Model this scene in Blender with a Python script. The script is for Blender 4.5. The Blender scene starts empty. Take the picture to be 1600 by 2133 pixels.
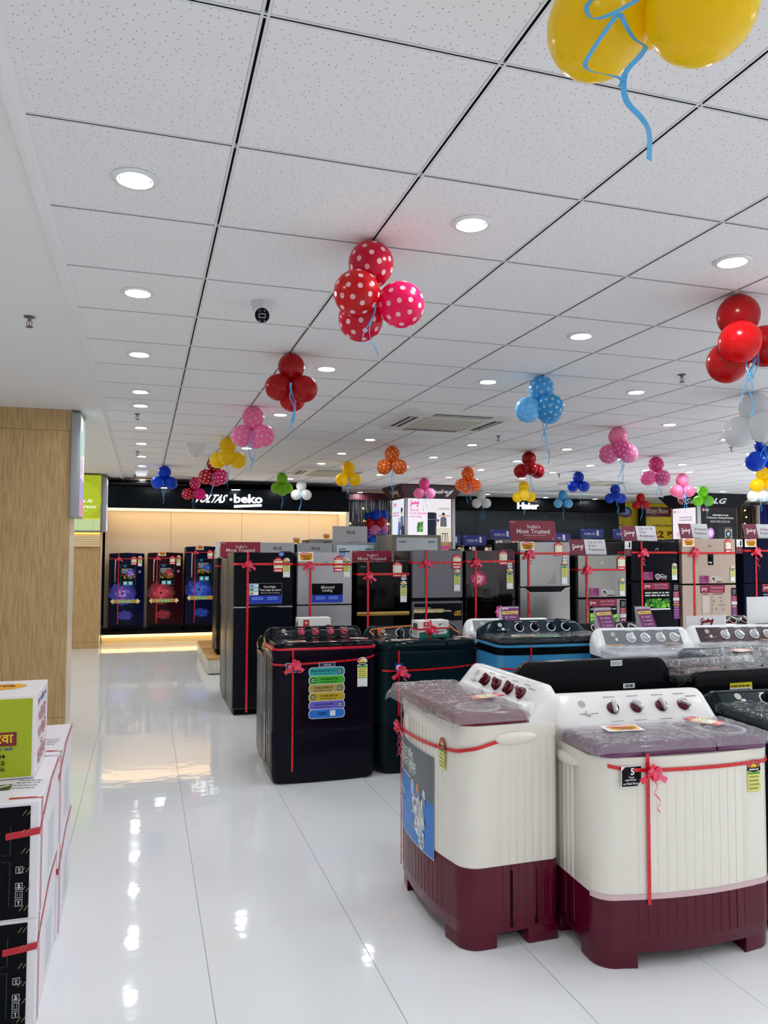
import bpy, bmesh, math, random
from mathutils import Vector, Matrix, noise
random.seed(11)
SC = bpy.context.scene
COL = SC.collection
PI = math.pi

# ---------------------------------------------------------------- camera, world, exposure
CAM_H, YAW, PITCH, ROLL = 1.548, .30063, .05043, -.00289
cd = bpy.data.cameras.new('camera'); cam = bpy.data.objects.new('camera', cd); COL.objects.link(cam)
cd.sensor_fit = 'VERTICAL'; cd.sensor_height = 36.0; cd.lens = 1609.67 * 36 / 2133
cd.clip_start = .02
_F = Vector((math.sin(YAW) * math.cos(PITCH), math.cos(YAW) * math.cos(PITCH), math.sin(PITCH)))
_R0 = Vector((math.cos(YAW), -math.sin(YAW), 0)); _U0 = _R0.cross(_F)
_R = _R0 * math.cos(ROLL) - _U0 * math.sin(ROLL); _U = _R0 * math.sin(ROLL) + _U0 * math.cos(ROLL)
cam.matrix_world = Matrix(((_R.x, _U.x, -_F.x, 0), (_R.y, _U.y, -_F.y, 0), (_R.z, _U.z, -_F.z, CAM_H), (0, 0, 0, 1)))
SC.camera = cam
wd = bpy.data.worlds.new('showroom'); SC.world = wd; wd.use_nodes = True
wd.node_tree.nodes['Background'].inputs[0].default_value = (.8, .85, .9, 1)
wd.node_tree.nodes['Background'].inputs[1].default_value = .3
SC.view_settings.view_transform = 'Standard'; SC.view_settings.look = 'None'
SC.view_settings.gamma = 1; SC.view_settings.use_curve_mapping = False
SC.view_settings.exposure = 0.98
SC.cycles.max_bounces = 10; SC.cycles.diffuse_bounces = 6; SC.cycles.glossy_bounces = 5
SC.cycles.transparent_max_bounces = 14; SC.cycles.transmission_bounces = 6
SC.cycles.use_adaptive_sampling = True; SC.cycles.adaptive_threshold = .045; SC.cycles.adaptive_min_samples = 16
SC.cycles.caustics_reflective = False; SC.cycles.caustics_refractive = False
SC.cycles.sample_clamp_indirect = 10.0
LAMP = 102.0      # radiance of one downlight diffuser

# ---------------------------------------------------------------- materials
def lin(h):
    h = h.lstrip('#'); o = []
    for i in (0, 2, 4):
        c = int(h[i:i + 2], 16) / 255
        o.append(c / 12.92 if c <= .04045 else ((c + .055) / 1.055) ** 2.4)
    return (o[0], o[1], o[2], 1)
_M = {}
def nmat(name):
    m = bpy.data.materials.new(name); m.use_nodes = True
    nt = m.node_tree; return m, nt, nt.nodes['Principled BSDF']
def M(h, rough=.45, metal=0., spec=.5, emit=0., coat=0., alpha=1.):
    k = (h, rough, metal, spec, emit, coat, alpha)
    if k in _M: return _M[k]
    m, nt, b = nmat('paint_' + h.strip('#')); c_ = lin(h)
    if max(c_[:3]) < .03: spec = min(spec, .10); coat *= .25
    b.inputs['Base Color'].default_value = lin(h); b.inputs['Roughness'].default_value = rough
    b.inputs['Metallic'].default_value = metal; b.inputs['Specular IOR Level'].default_value = spec
    if coat: b.inputs['Coat Weight'].default_value = coat; b.inputs['Coat Roughness'].default_value = .04
    if emit:
        b.inputs['Emission Color'].default_value = lin(h); b.inputs['Emission Strength'].default_value = emit
        b.inputs['Base Color'].default_value = (.02, .02, .02, 1)
    elif rough > .05:                                    # a little mottling in the finish
        n = nt.nodes.new('ShaderNodeTexNoise'); n.inputs['Scale'].default_value = 35
        t = nt.nodes.new('ShaderNodeTexCoord'); nt.links.new(t.outputs['Object'], n.inputs['Vector'])
        r = nt.nodes.new('ShaderNodeMapRange'); r.inputs[3].default_value = max(.02, rough - .04); r.inputs[4].default_value = rough + .04
        nt.links.new(n.outputs['Fac'], r.inputs[0]); nt.links.new(r.outputs[0], b.inputs['Roughness'])
    _M[k] = m; return m
def N(nt, t, **kw):
    n = nt.nodes.new(t)
    for k, v in kw.items(): setattr(n, k, v)
    return n
def m_wood(c1, c2, name):
    m, nt, b = nmat(name); L = nt.links.new
    t = N(nt, 'ShaderNodeTexCoord'); mp = N(nt, 'ShaderNodeMapping'); mp.inputs['Scale'].default_value = (9, 9, .55)
    L(t.outputs['Object'], mp.inputs[0])
    n = N(nt, 'ShaderNodeTexNoise'); n.inputs['Scale'].default_value = 7; n.inputs['Detail'].default_value = 6; n.inputs['Distortion'].default_value = .6
    L(mp.outputs[0], n.inputs['Vector'])
    mp2 = N(nt, 'ShaderNodeMapping'); mp2.inputs['Scale'].default_value = (120, 120, 3); L(t.outputs['Object'], mp2.inputs[0])
    n2 = N(nt, 'ShaderNodeTexNoise'); n2.inputs['Scale'].default_value = 2; L(mp2.outputs[0], n2.inputs['Vector'])
    mx = N(nt, 'ShaderNodeMath', operation='MULTIPLY_ADD'); mx.inputs[1].default_value = .45; L(n2.outputs['Fac'], mx.inputs[0]); 
    ml = N(nt, 'ShaderNodeMath', operation='MULTIPLY'); ml.inputs[1].default_value = .6; L(n.outputs['Fac'], ml.inputs[0]); L(ml.outputs[0], mx.inputs[2])
    r = N(nt, 'ShaderNodeValToRGB'); r.color_ramp.elements[0].position = .36; r.color_ramp.elements[1].position = .66
    r.color_ramp.elements[0].color = lin(c1); r.color_ramp.elements[1].color = lin(c2)
    L(mx.outputs[0], r.inputs[0]); L(r.outputs[0], b.inputs['Base Color']); b.inputs['Roughness'].default_value = .42
    return m
def m_ceil():
    m, nt, b = nmat('mineral_fibre_board'); L = nt.links.new
    g = N(nt, 'ShaderNodeNewGeometry')
    fac = None
    for sc, th in ((36, .062), (80, .055)):
        v = N(nt, 'ShaderNodeTexVoronoi'); v.inputs['Scale'].default_value = sc; L(g.outputs['Position'], v.inputs['Vector'])
        v.voronoi_dimensions = '2D'
        c = N(nt, 'ShaderNodeMath', operation='LESS_THAN'); c.inputs[1].default_value = th; L(v.outputs['Distance'], c.inputs[0])
        if fac is None: fac = c
        else:
            h = N(nt, 'ShaderNodeMath', operation='MULTIPLY'); h.inputs[1].default_value = .35; L(c.outputs[0], h.inputs[0])
            mx = N(nt, 'ShaderNodeMath', operation='MAXIMUM'); L(fac.outputs[0], mx.inputs[0]); L(h.outputs[0], mx.inputs[1]); fac = mx
    mix = N(nt, 'ShaderNodeMix', data_type='RGBA'); mix.inputs[6].default_value = lin('#f4f2f2'); mix.inputs[7].default_value = lin('#8f8f92')
    L(fac.outputs[0], mix.inputs[0]); L(mix.outputs[2], b.inputs['Base Color'])
    b.inputs['Roughness'].default_value = .9; b.inputs['Specular IOR Level'].default_value = .15
    return m
def m_floor():
    m, nt, b = nmat('polished_vitrified_tile'); L = nt.links.new
    g = N(nt, 'ShaderNodeNewGeometry'); n = N(nt, 'ShaderNodeTexNoise'); n.inputs['Scale'].default_value = 1.3; n.inputs['Detail'].default_value = 3
    L(g.outputs['Position'], n.inputs['Vector'])
    mix = N(nt, 'ShaderNodeMix', data_type='RGBA'); mix.inputs[6].default_value = lin('#eceef0'); mix.inputs[7].default_value = lin('#f5f6f7')
    L(n.outputs['Fac'], mix.inputs[0]); L(mix.outputs[2], b.inputs['Base Color'])
    b.inputs['Roughness'].default_value = .05; b.inputs['IOR'].default_value = 1.5
    n2 = N(nt, 'ShaderNodeTexNoise'); n2.inputs['Scale'].default_value = 7; L(g.outputs['Position'], n2.inputs['Vector'])
    bp = N(nt, 'ShaderNodeBump'); bp.inputs['Strength'].default_value = .045; bp.inputs['Distance'].default_value = .02
    L(n2.outputs['Fac'], bp.inputs['Height']); L(bp.outputs[0], b.inputs['Normal'])
    return m
def m_balloon(h):
    k = ('bal', h)
    if k in _M: return _M[k]
    m, nt, b = nmat('latex_' + h.strip('#')); L = nt.links.new
    b.inputs['Base Color'].default_value = lin(h); b.inputs['Roughness'].default_value = .22
    tr = N(nt, 'ShaderNodeBsdfTranslucent'); tr.inputs[0].default_value = lin(h)
    lw = N(nt, 'ShaderNodeLayerWeight'); lw.inputs[0].default_value = .35
    r = N(nt, 'ShaderNodeMapRange'); r.inputs[3].default_value = .5; r.inputs[4].default_value = .15
    L(lw.outputs['Facing'], r.inputs[0])
    mx = N(nt, 'ShaderNodeMixShader'); L(r.outputs[0], mx.inputs[0]); L(b.outputs[0], mx.inputs[1]); L(tr.outputs[0], mx.inputs[2])
    L(mx.outputs[0], nt.nodes['Material Output'].inputs[0])
    _M[k] = m; return m
def m_film(tint='#f2f4f8', haze=.10, ior=1.5, rough=.07, name='clear_plastic_film'):
    k = ('film', tint, haze, ior)
    if k in _M: return _M[k]
    m, nt, b = nmat(name); L = nt.links.new
    nt.nodes.remove(b)
    tp = N(nt, 'ShaderNodeBsdfTransparent'); tp.inputs[0].default_value = (.97, .97, .98, 1)
    gl = N(nt, 'ShaderNodeBsdfGlossy'); gl.inputs['Roughness'].default_value = rough; gl.inputs[0].default_value = (1, 1, 1, 1)
    df = N(nt, 'ShaderNodeBsdfDiffuse'); df.inputs[0].default_value = lin(tint)
    t = N(nt, 'ShaderNodeTexCoord'); n = N(nt, 'ShaderNodeTexNoise'); n.inputs['Scale'].default_value = 22; n.inputs['Detail'].default_value = 6; n.inputs['Distortion'].default_value = 1.2
    L(t.outputs['Object'], n.inputs['Vector'])
    bp = N(nt, 'ShaderNodeBump'); bp.inputs['Strength'].default_value = .9; bp.inputs['Distance'].default_value = .02; L(n.outputs['Fac'], bp.inputs['Height'])
    L(bp.outputs[0], gl.inputs['Normal'])
    fr = N(nt, 'ShaderNodeFresnel'); fr.inputs[0].default_value = ior; L(bp.outputs[0], fr.inputs['Normal'])
    a = N(nt, 'ShaderNodeMixShader'); a.inputs[0].default_value = haze; L(tp.outputs[0], a.inputs[1]); L(df.outputs[0], a.inputs[2])
    c = N(nt, 'ShaderNodeMixShader'); L(fr.outputs[0], c.inputs[0]); L(a.outputs[0], c.inputs[1]); L(gl.outputs[0], c.inputs[2])
    L(c.outputs[0], nt.nodes['Material Output'].inputs[0])
    _M[k] = m; return m
def m_brushed(h, rough=.3, metal=.75):
    k = ('br', h, rough, metal)
    if k in _M: return _M[k]
    m, nt, b = nmat('brushed_' + h.strip('#')); L = nt.links.new
    b.inputs['Base Color'].default_value = lin(h); b.inputs['Metallic'].default_value = metal
    t = N(nt, 'ShaderNodeTexCoord'); mp = N(nt, 'ShaderNodeMapping'); mp.inputs['Scale'].default_value = (160, 160, 1.5); L(t.outputs['Object'], mp.inputs[0])
    n = N(nt, 'ShaderNodeTexNoise'); n.inputs['Scale'].default_value = 1; L(mp.outputs[0], n.inputs['Vector'])
    r = N(nt, 'ShaderNodeMapRange'); r.inputs[3].default_value = rough - .02; r.inputs[4].default_value = rough + .03
    if max(lin(h)[:3]) < .03: b.inputs['Specular IOR Level'].default_value = .10; b.inputs['Metallic'].default_value = .08
    L(n.outputs['Fac'], r.inputs[0]); L(r.outputs[0], b.inputs['Roughness'])
    _M[k] = m; return m
WHITE = '#f4f4f4'

# ---------------------------------------------------------------- mesh builder
_boxc = {}
class MB:
    def __init__(s): s.v = []; s.f = []; s.m = []; s.mats = []
    def mi(s, m):
        if m not in s.mats: s.mats.append(m)
        return s.mats.index(m)
    def add(s, vs, fs, m):
        o = len(s.v); s.v.extend(tuple(v) for v in vs); k = s.mi(m)
        for f in fs: s.f.append(tuple(i + o for i in f)); s.m.append(k)
    def box(s, x0, x1, y0, y1, z0, z1, m, b=0., seg=2):
        c = ((x0 + x1) / 2, (y0 + y1) / 2, (z0 + z1) / 2)
        if b <= 0:
            vs = [(x, y, z) for x in (x0, x1) for y in (y0, y1) for z in (z0, z1)]
            s.add(vs, [(0, 1, 3, 2), (4, 6, 7, 5), (0, 4, 5, 1), (2, 3, 7, 6), (0, 2, 6, 4), (1, 5, 7, 3)], m); return
        bm = bmesh.new(); bmesh.ops.create_cube(bm, size=1)
        for v in bm.verts: v.co = Vector((v.co.x * (x1 - x0) + c[0], v.co.y * (y1 - y0) + c[1], v.co.z * (z1 - z0) + c[2]))
        bmesh.ops.bevel(bm, geom=bm.edges[:], offset=b, segments=seg, affect='EDGES', profile=.5)
        bm.verts.index_update()
        s.add([v.co[:] for v in bm.verts], [[v.index for v in f.verts] for f in bm.faces], m); bm.free()
    def rings(s, rs, m, cap0=True, cap1=True, closed=True):
        n = len(rs[0]); vs = [p for r in rs for p in r]; fs = []
        for i in range(len(rs) - 1):
            for j in range(n if closed else n - 1):
                k = (j + 1) % n; fs.append((i * n + j, i * n + k, (i + 1) * n + k, (i + 1) * n + j))
        if cap0: fs.append(tuple(range(n - 1, -1, -1)))
        if cap1: fs.append(tuple(range((len(rs) - 1) * n, len(rs) * n)))
        s.add(vs, fs, m)
    def lathe(s, prof, m, n=24, mtx=None):
        rs = [[(r * math.cos(2 * PI * j / n), r * math.sin(2 * PI * j / n), z) for j in range(n)] for r, z in prof]
        if mtx: rs = [[(mtx @ Vector(p))[:] for p in r] for r in rs]
        s.rings(rs, m)
    def tube(s, pts, r, m, n=6):
        pts = [Vector(p) for p in pts]; rs = []
        for i, p in enumerate(pts):
            d = (pts[min(i + 1, len(pts) - 1)] - pts[max(i - 1, 0)]).normalized()
            a = d.orthogonal().normalized() if i == 0 else (a - d * a.dot(d)).normalized()
            b = d.cross(a); rr = r[i] if isinstance(r, (list, tuple)) else r
            rs.append([(p + (a * math.cos(2 * PI * j / n) + b * math.sin(2 * PI * j / n)) * rr)[:] for j in range(n)])
        s.rings(rs, m)
    def strip(s, pts, ws, m, t=.0006):
        """a flat ribbon: centre points with half-width vectors, given a small thickness"""
        rs = []
        for i, (p, w) in enumerate(zip(pts, ws)):
            p = Vector(p); w = Vector(w)
            d = (Vector(pts[min(i + 1, len(pts) - 1)]) - Vector(pts[max(i - 1, 0)]))
            nn = d.cross(w); nn = nn.normalized() * t if nn.length > 1e-9 else Vector((0, 0, t))
            rs.append([(p - w + nn)[:], (p + w + nn)[:], (p + w - nn)[:], (p - w - nn)[:]])
        s.rings(rs, m)
    def sphere(s, c, r, m, nu=16, nv=10, sq=(1, 1, 1)):
        vs = [(c[0], c[1], c[2] - r * sq[2])]; fs = []
        for i in range(1, nv):
            a = PI * i / nv - PI / 2
            for j in range(nu):
                t = 2 * PI * j / nu
                vs.append((c[0] + r * sq[0] * math.cos(a) * math.cos(t), c[1] + r * sq[1] * math.cos(a) * math.sin(t), c[2] + r * sq[2] * math.sin(a)))
        vs.append((c[0], c[1], c[2] + r * sq[2])); e = len(vs) - 1
        for j in range(nu):
            k = (j + 1) % nu; fs.append((0, 1 + k, 1 + j)); fs.append((e, e - nu + j, e - nu + k))
            for i in range(nv - 2):
                a = 1 + i * nu; fs.append((a + j, a + k, a + nu + k, a + nu + j))
        s.add(vs, fs, m)
    def build(s, name, parent=None, mtx=None, smooth=True, ang=35, loc=None):
        me = bpy.data.meshes.new(name); vs = s.v
        if mtx: vs = [(mtx @ Vector(v))[:] for v in vs]
        me.from_pydata(vs, [], s.f)
        for m in s.mats: me.materials.append(m)
        me.polygons.foreach_set('material_index', s.m)
        if smooth:
            me.polygons.foreach_set('use_smooth', [True] * len(s.f)); me.set_sharp_from_angle(angle=math.radians(ang))
        me.update()
        o = bpy.data.objects.new(name, me); COL.objects.link(o)
        if parent: o.parent = parent
        if loc: o.location = loc
        return o

def thing(name, label, cat, loc=(0, 0, 0), rz=0., group=None):
    o = bpy.data.objects.new(name, None); COL.objects.link(o); o.empty_display_size = .1
    o.location = loc; o.rotation_euler = (0, 0, rz); o['label'] = label; o['category'] = cat
    if group: o['group'] = group
    return o
def tag(o, label, cat, group=None):
    o['label'] = label; o['category'] = cat
    if group: o['group'] = group
    return o
def struct(o): o['kind'] = 'structure'; return o
def copy_tree(o, parent=None):
    c = o.copy(); COL.objects.link(c); c.parent = parent
    for ch in list(o.children): copy_tree(ch, c)
    return c

# ---------------------------------------------------------------- flat print: lettering, stickers, posters
_T = {}
def tmesh(txt, bold):
    k = (txt, bold)
    if k in _T: return _T[k]
    cu = bpy.data.curves.new('lettering', 'FONT'); cu.body = txt; cu.resolution_u = 2; cu.offset = bold
    ob = bpy.data.objects.new('lettering', cu); COL.objects.link(ob)
    dg = bpy.context.evaluated_depsgraph_get(); dg.update()
    me = bpy.data.meshes.new_from_object(ob.evaluated_get(dg))
    vs = [(v.co.x, v.co.y) for v in me.vertices]; fs = [tuple(p.vertices) for p in me.polygons]
    bpy.data.objects.remove(ob); bpy.data.curves.remove(cu); bpy.data.meshes.remove(me)
    if not vs: vs = [(0, 0), (1, 0), (0, 1)]; fs = []
    bb = (min(v[0] for v in vs), max(v[0] for v in vs), min(v[1] for v in vs), max(v[1] for v in vs))
    _T[k] = (vs, fs, bb); return _T[k]
def catmull(P, n=6):
    out = []
    for i in range(len(P) - 1):
        p0, p1, p2, p3 = P[max(i - 1, 0)], P[i], P[i + 1], P[min(i + 2, len(P) - 1)]
        for k in range(n):
            t = k / n
            out.append(tuple(.5 * (2 * p1[a] + (p2[a] - p0[a]) * t + (2 * p0[a] - 5 * p1[a] + 4 * p2[a] - p3[a]) * t * t + (3 * p1[a] - p0[a] - 3 * p2[a] + p3[a]) * t ** 3) for a in range(len(p1))))
    out.append(tuple(P[-1])); return out
class Dec:
    """flat print in local x/z, facing -y, each item a hair in front of the one before.
    fx, fz turn the caller's units into metres on the face"""
    def __init__(s, y=0., fx=None, fz=None, eps=.00012, emit=0.):
        s.mb = MB(); s.y = y; s.k = 0; s.fx = fx or (lambda v: v); s.fz = fz or (lambda v: v); s.eps = eps; s.emit = emit; s.rough = .35
    def mat(s, c):
        if not isinstance(c, str): return c
        return M(c, .5, 0, .3, s.emit) if s.emit else M(c, s.rough)
    def put(s, pts, fs, c, lift=1):
        s.k += lift; y = s.y - s.k * s.eps
        s.mb.add([(s.fx(p[0]), y, s.fz(p[1])) for p in pts], fs, s.mat(c))
    def rect(s, x0, z0, x1, z1, c, n=1):
        if n == 1: s.put([(x0, z0), (x1, z0), (x1, z1), (x0, z1)], [(0, 1, 2, 3)], c)
        else:
            v = [(x0 + (x1 - x0) * i / n, z) for z in (z0, z1) for i in range(n + 1)]
            s.put(v, [(i, i + 1, n + 2 + i, n + 1 + i) for i in range(n)], c)
    def poly(s, pts, c): s.put(pts, [tuple(range(len(pts)))], c)
    def ell(s, cx, cz, rx, rz, c, n=20, a0=0, a1=360):
        a0 = math.radians(a0); a1 = math.radians(a1); full = abs(a1 - a0) > 6.28
        P = [(cx + rx * math.cos(a0 + (a1 - a0) * i / n), cz + rz * math.sin(a0 + (a1 - a0) * i / n)) for i in range(n if full else n + 1)]
        s.poly(P, c)
    def ring(s, cx, cz, r0, r1, c, n=28, a0=0, a1=360, k=1.):
        a0 = math.radians(a0); a1 = math.radians(a1)
        P = []
        for r in (r0, r1): P += [(cx + r * math.cos(a0 + (a1 - a0) * i / n), cz + k * r * math.sin(a0 + (a1 - a0) * i / n)) for i in range(n + 1)]
        s.put(P, [(i, i + 1, n + 2 + i, n + 1 + i) for i in range(n)], c)
    def text(s, t, x0, z0, x1, z1, c, bold=0., shear=0.):
        """lettering fitted into the box x0..x1 and z0 (bottom) .. z1 (top)"""
        vs, fs, bb = tmesh(t, bold)
        w = max(bb[1] - bb[0], 1e-6); h = max(bb[3] - bb[2], 1e-6)
        P = []
        for v in vs:
            a = (v[0] - bb[0]) / w; b = (v[1] - bb[2]) / h
            P.append((x0 + (x1 - x0) * (a * (1 - shear) + shear * b), z0 + (z1 - z0) * b))
        s.put(P, fs, c)
    def stroke(s, P, w, c, n=5, curve=True, lift=1):
        if curve: P = catmull(P, n)
        v = []; f = []
        for i, p in enumerate(P):
            q = P[min(i + 1, len(P) - 1)]; o = P[max(i - 1, 0)]
            dx, dz = s.fx(q[0]) - s.fx(o[0]), s.fz(q[1]) - s.fz(o[1]); l = math.hypot(dx, dz) or 1
            v.append((s.fx(p[0]) - dz / l * w / 2, s.fz(p[1]) + dx / l * w / 2)); v.append((s.fx(p[0]) + dz / l * w / 2, s.fz(p[1]) - dx / l * w / 2))
        for i in range(len(P) - 1): f.append((2 * i, 2 * i + 1, 2 * i + 3, 2 * i + 2))
        s.k += lift; y = s.y - s.k * s.eps
        s.mb.add([(a, y, b) for a, b in v], f, s.mat(c))
    def lines(s, x0, z0, x1, z1, n, c, seed=0, fill=.5):
        """small print too fine to read: n rows of dashes"""
        r = random.Random(seed); h = (z1 - z0) / n; v = []; f = []
        for i in range(n):
            x = x0; zt = z1 - h * (i + .25); zb = zt - h * fill
            while x < x1 - (x1 - x0) * .08:
                w = (x1 - x0) * r.uniform(.08, .26); e = min(x + w, x1); o = len(v)
                v += [(x, zb), (e, zb), (e, zt), (x, zt)]; f.append((o, o + 1, o + 2, o + 3)); x = e + (x1 - x0) * .04
        s.put(v, f, c)
    def build(s, name, parent=None, mtx=None, warp=None):
        if warp:
            s.mb.v = [(v[0], v[1] - s.y + warp(v[0], v[2]), v[2]) for v in s.mb.v]
        return s.mb.build(name, parent, mtx, smooth=False)
SCRIPT_LOGO = [  # the flowing script wordmark, unit box
    [(.22, .78), (.17, .9), (.08, .82), (.03, .6), (.06, .42), (.13, .42), (.19, .58), (.2, .62), (.17, .4), (.12, .12), (.05, .02), (.0, .08), (.05, .2), (.2, .34)],
    [(.33, .62), (.27, .6), (.25, .45), (.3, .36), (.36, .46), (.34, .6), (.31, .64)],
    [(.5, .58), (.44, .62), (.4, .46), (.45, .36), (.52, .52), (.58, .86), (.54, .5), (.57, .36)],
    [(.57, .36), (.64, .62), (.66, .68), (.66, .6), (.72, .62)],
    [(.7, .46), (.79, .56), (.78, .66), (.73, .58), (.74, .38), (.82, .38)],
    [(.82, .38), (.92, .72), (.9, .4), (.84, .06), (.78, .0), (.78, .1), (.92, .36), (1., .84)]]
def script_logo(d, x0, z0, x1, z1, c, w):
    for P in SCRIPT_LOGO:
        d.stroke([(x0 + (x1 - x0) * p[0], z0 + (z1 - z0) * p[1]) for p in P], w, c, 4)
    d.ell(x0 + (x1 - x0) * .32, z0 + (z1 - z0) * .8, abs(x1 - x0) * .02, (z1 - z0) * .03, c, 8)
def round_logo(d, cx, cz, r, rz, col='#a50034', ln='#ffffff'):
    d.ell(cx, cz, r, rz, col, 24)
    w = abs(d.fz(rz) - d.fz(0)) * .13
    d.stroke([(cx + .74 * r * math.cos(math.radians(a)), cz + .74 * rz * math.sin(math.radians(a))) for a in range(75, 361, 15)], w, ln, 2)
    d.stroke([(cx + .74 * r, cz), (cx + .25 * r, cz)], w, ln, 1, False)
    d.stroke([(cx, cz + .4 * rz), (cx, cz - .4 * rz), (cx + .25 * r, cz - .4 * rz)], w, ln, 1, False)
    d.ell(cx - .33 * r, cz + .38 * rz, .13 * r, .13 * rz, ln, 10)
ROTX = Matrix.Rotation(math.radians(-90), 4, 'X')
def Tm(x, y, z): return Matrix.Translation((x, y, z))
# ================================================================ THE SHELL
def project(x, y, z):
    p = Vector((x, y, z - CAM_H)); d = p.dot(_F)
    if d < .05: return None
    return 800 + 1609.67 * p.dot(_R) / d, 1066.5 - 1609.67 * p.dot(_U) / d
def seen(x, y, z, mg=40):
    q = project(x, y, z)
    return q is not None and -mg < q[0] < 1600 + mg and -mg < q[1] < 2133 + mg
CZ = 2.78            # ceiling height
GX, GY, GP, GQ = .245, 1.726, .6, .605      # ceiling grid origin and pitch

# ---- floor
fl = struct(thing('floor', 'glossy white polished tile floor running through the showroom', 'floor')); 
del fl['category']
b = MB(); b.box(-2.6, 15.6, -5, 17.2, -.06, -.0035, M('#9a9a98', .8)); b.build('screed', fl)
mf = m_floor()
tb = MB(); tb.box(-.2991, .2991, -.5991, .5991, -.0035, 0, mf, .0012, 1)
tproto = None; rest = MB(); cand = []
for i in range(-5, 26):
    for j in range(-8, 11):
        cx, cy = .254 + .6 * i + .3, 4.508 + 1.2 * j + .6
        if cx > 15.3: continue
        vis = any(seen(cx + a, cy + c, 0, 10) for a in (-.3, 0, .3) for c in (-.6, -.2, .2, .6))
        cand.append((not vis, cy * cy + cx * cx, cx, cy))
cand.sort(); nt_ = 0
for hid, d, cx, cy in cand:
    if not hid and nt_ < 290:
        if tproto is None: tproto = tb.build('floor_tile', fl); o = tproto
        else: o = tproto.copy(); COL.objects.link(o)
        o.location = (cx, cy, 0); nt_ += 1
    else: rest.box(cx - .2991, cx + .2991, cy - .5991, cy + .5991, -.0035, 0, mf)
o = rest.build('outlying_tiles', fl, smooth=False); o['kind'] = 'stuff'

# ---- suspended ceiling
ce = struct(thing('ceiling', 'white suspended ceiling of square perforated boards in a dark-grooved grid', 'ceiling', (0, 0, 0)))
del ce['category']
plaster = M('#f2f1f0', .7, 0, .3)
mc = m_ceil()
IMAX, JMIN, JMAX = 24, -11, 21
def gx(i): return GX + GP * i
def gy(j): return GY + GQ * j
tb = MB(); w, h = GP / 2 - .0085, GQ / 2 - .0070
tb.rings([[(-w, -h, .006), (w, -h, .006), (w, h, .006), (-w, h, .006)], [(-w + .004, -h + .004, 0), (w - .004, -h + .004, 0), (w - .004, h - .004, 0), (-w + .004, h - .004, 0)]][::-1], mc)
cand = []; nt_ = 0; tproto = None; rest = MB()
for i in range(-1, IMAX):
    for j in range(JMIN, JMAX):
        cx, cy = gx(i) + GP / 2, gy(j) + GQ / 2
        vis = any(seen(cx + a, cy + c, CZ, 5) for a in (-.28, 0, .28) for c in (-.28, 0, .28))
        cand.append((not vis, cx * cx + cy * cy, cx, cy))
cand.sort()
for hid, d, cx, cy in cand:
    if not hid and nt_ < 300:
        if tproto is None: tproto = tb.build('ceiling_tile', ce, smooth=False); o = tproto
        else: o = tproto.copy(); COL.objects.link(o)
        o.location = (cx, cy, CZ); nt_ += 1
    else: rest.box(cx - w, cx + w, cy - h, cy + h, CZ, CZ + .005, mc)
o = rest.build('distant_tiles', ce, smooth=False); o['kind'] = 'stuff'
mw = M('#e4e4e4', .4); mk = M('#17181c', .6)
def rail(length, along_y, wide):
    b = MB(); a = .011 if wide else .0085; g = .0036 if wide else .0024; L2 = length / 2
    prof = [(-a, .006), (-a, -.001), (-g, -.001), (-g, .010), (g, .010), (g, -.001), (a, -.001), (a, .006)]
    for k in range(len(prof) - 1):
        p, q = prof[k], prof[k + 1]
        if along_y: v = [(p[0], -L2, p[1]), (q[0], -L2, q[1]), (q[0], L2, q[1]), (p[0], L2, p[1])]
        else: v = [(-L2, p[0], p[1]), (-L2, q[0], q[1]), (L2, q[0], q[1]), (L2, p[0], p[1])]
        b.add(v, [(0, 1, 2, 3)], mk if 2 <= k <= 4 else mw)
    return b
y0, y1 = gy(JMIN), gy(JMAX)
pr = None
for i in range(0, IMAX + 1):
    if pr is None: pr = rail(y1 - y0, True, True).build('main_rail', ce, smooth=False); o = pr
    else: o = pr.copy(); COL.objects.link(o)
    o.location = (gx(i), (y0 + y1) / 2, CZ)
pr = None
for j in range(JMIN, JMAX + 1):
    if pr is None: pr = rail(gx(IMAX) - gx(-1), False, False).build('cross_rail', ce, smooth=False); o = pr
    else: o = pr.copy(); COL.objects.link(o)
    o.location = ((gx(IMAX) + gx(-1)) / 2, gy(j), CZ + .0006)
b = MB()                                                     # plain plastered margins left and far
b.box(-2.6, gx(-1) - .012, -5.2, 17.3, CZ - .012, CZ + .1, plaster)
b.box(gx(-1) - .012, 15.6, gy(JMAX) + .01, 17.3, CZ - .012, CZ + .1, plaster)
b.box(gx(IMAX) + .01, 15.7, -5.2, gy(JMAX) + .01, CZ - .012, CZ + .1, plaster)
b.build('plaster_border', ce, smooth=False)
b = MB(); b.box(-2.6, 15.7, -5.2, 17.3, CZ + .1, CZ + .16, M('#555558', .9)); b.build('slab', ce, smooth=False)
b = MB()
prof = [(-.034, -.012), (-.034, -.020), (-.026, -.026), (-.010, -.026), (-.006, -.014), (.014, -.004), (.014, .004)]
b.rings([[(gx(-1) + p[0], y, CZ + p[1]) for p in prof] for y in (-5, gy(JMAX) + .03)], plaster, False, False, False)
b.rings([[(x, gy(JMAX) + .012 - p[0] , CZ + p[1]) for p in prof] for x in (gx(-1) - .03, gx(IMAX))], plaster, False, False, False)
struct(b.build('trim_1', None, ang=20))

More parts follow.
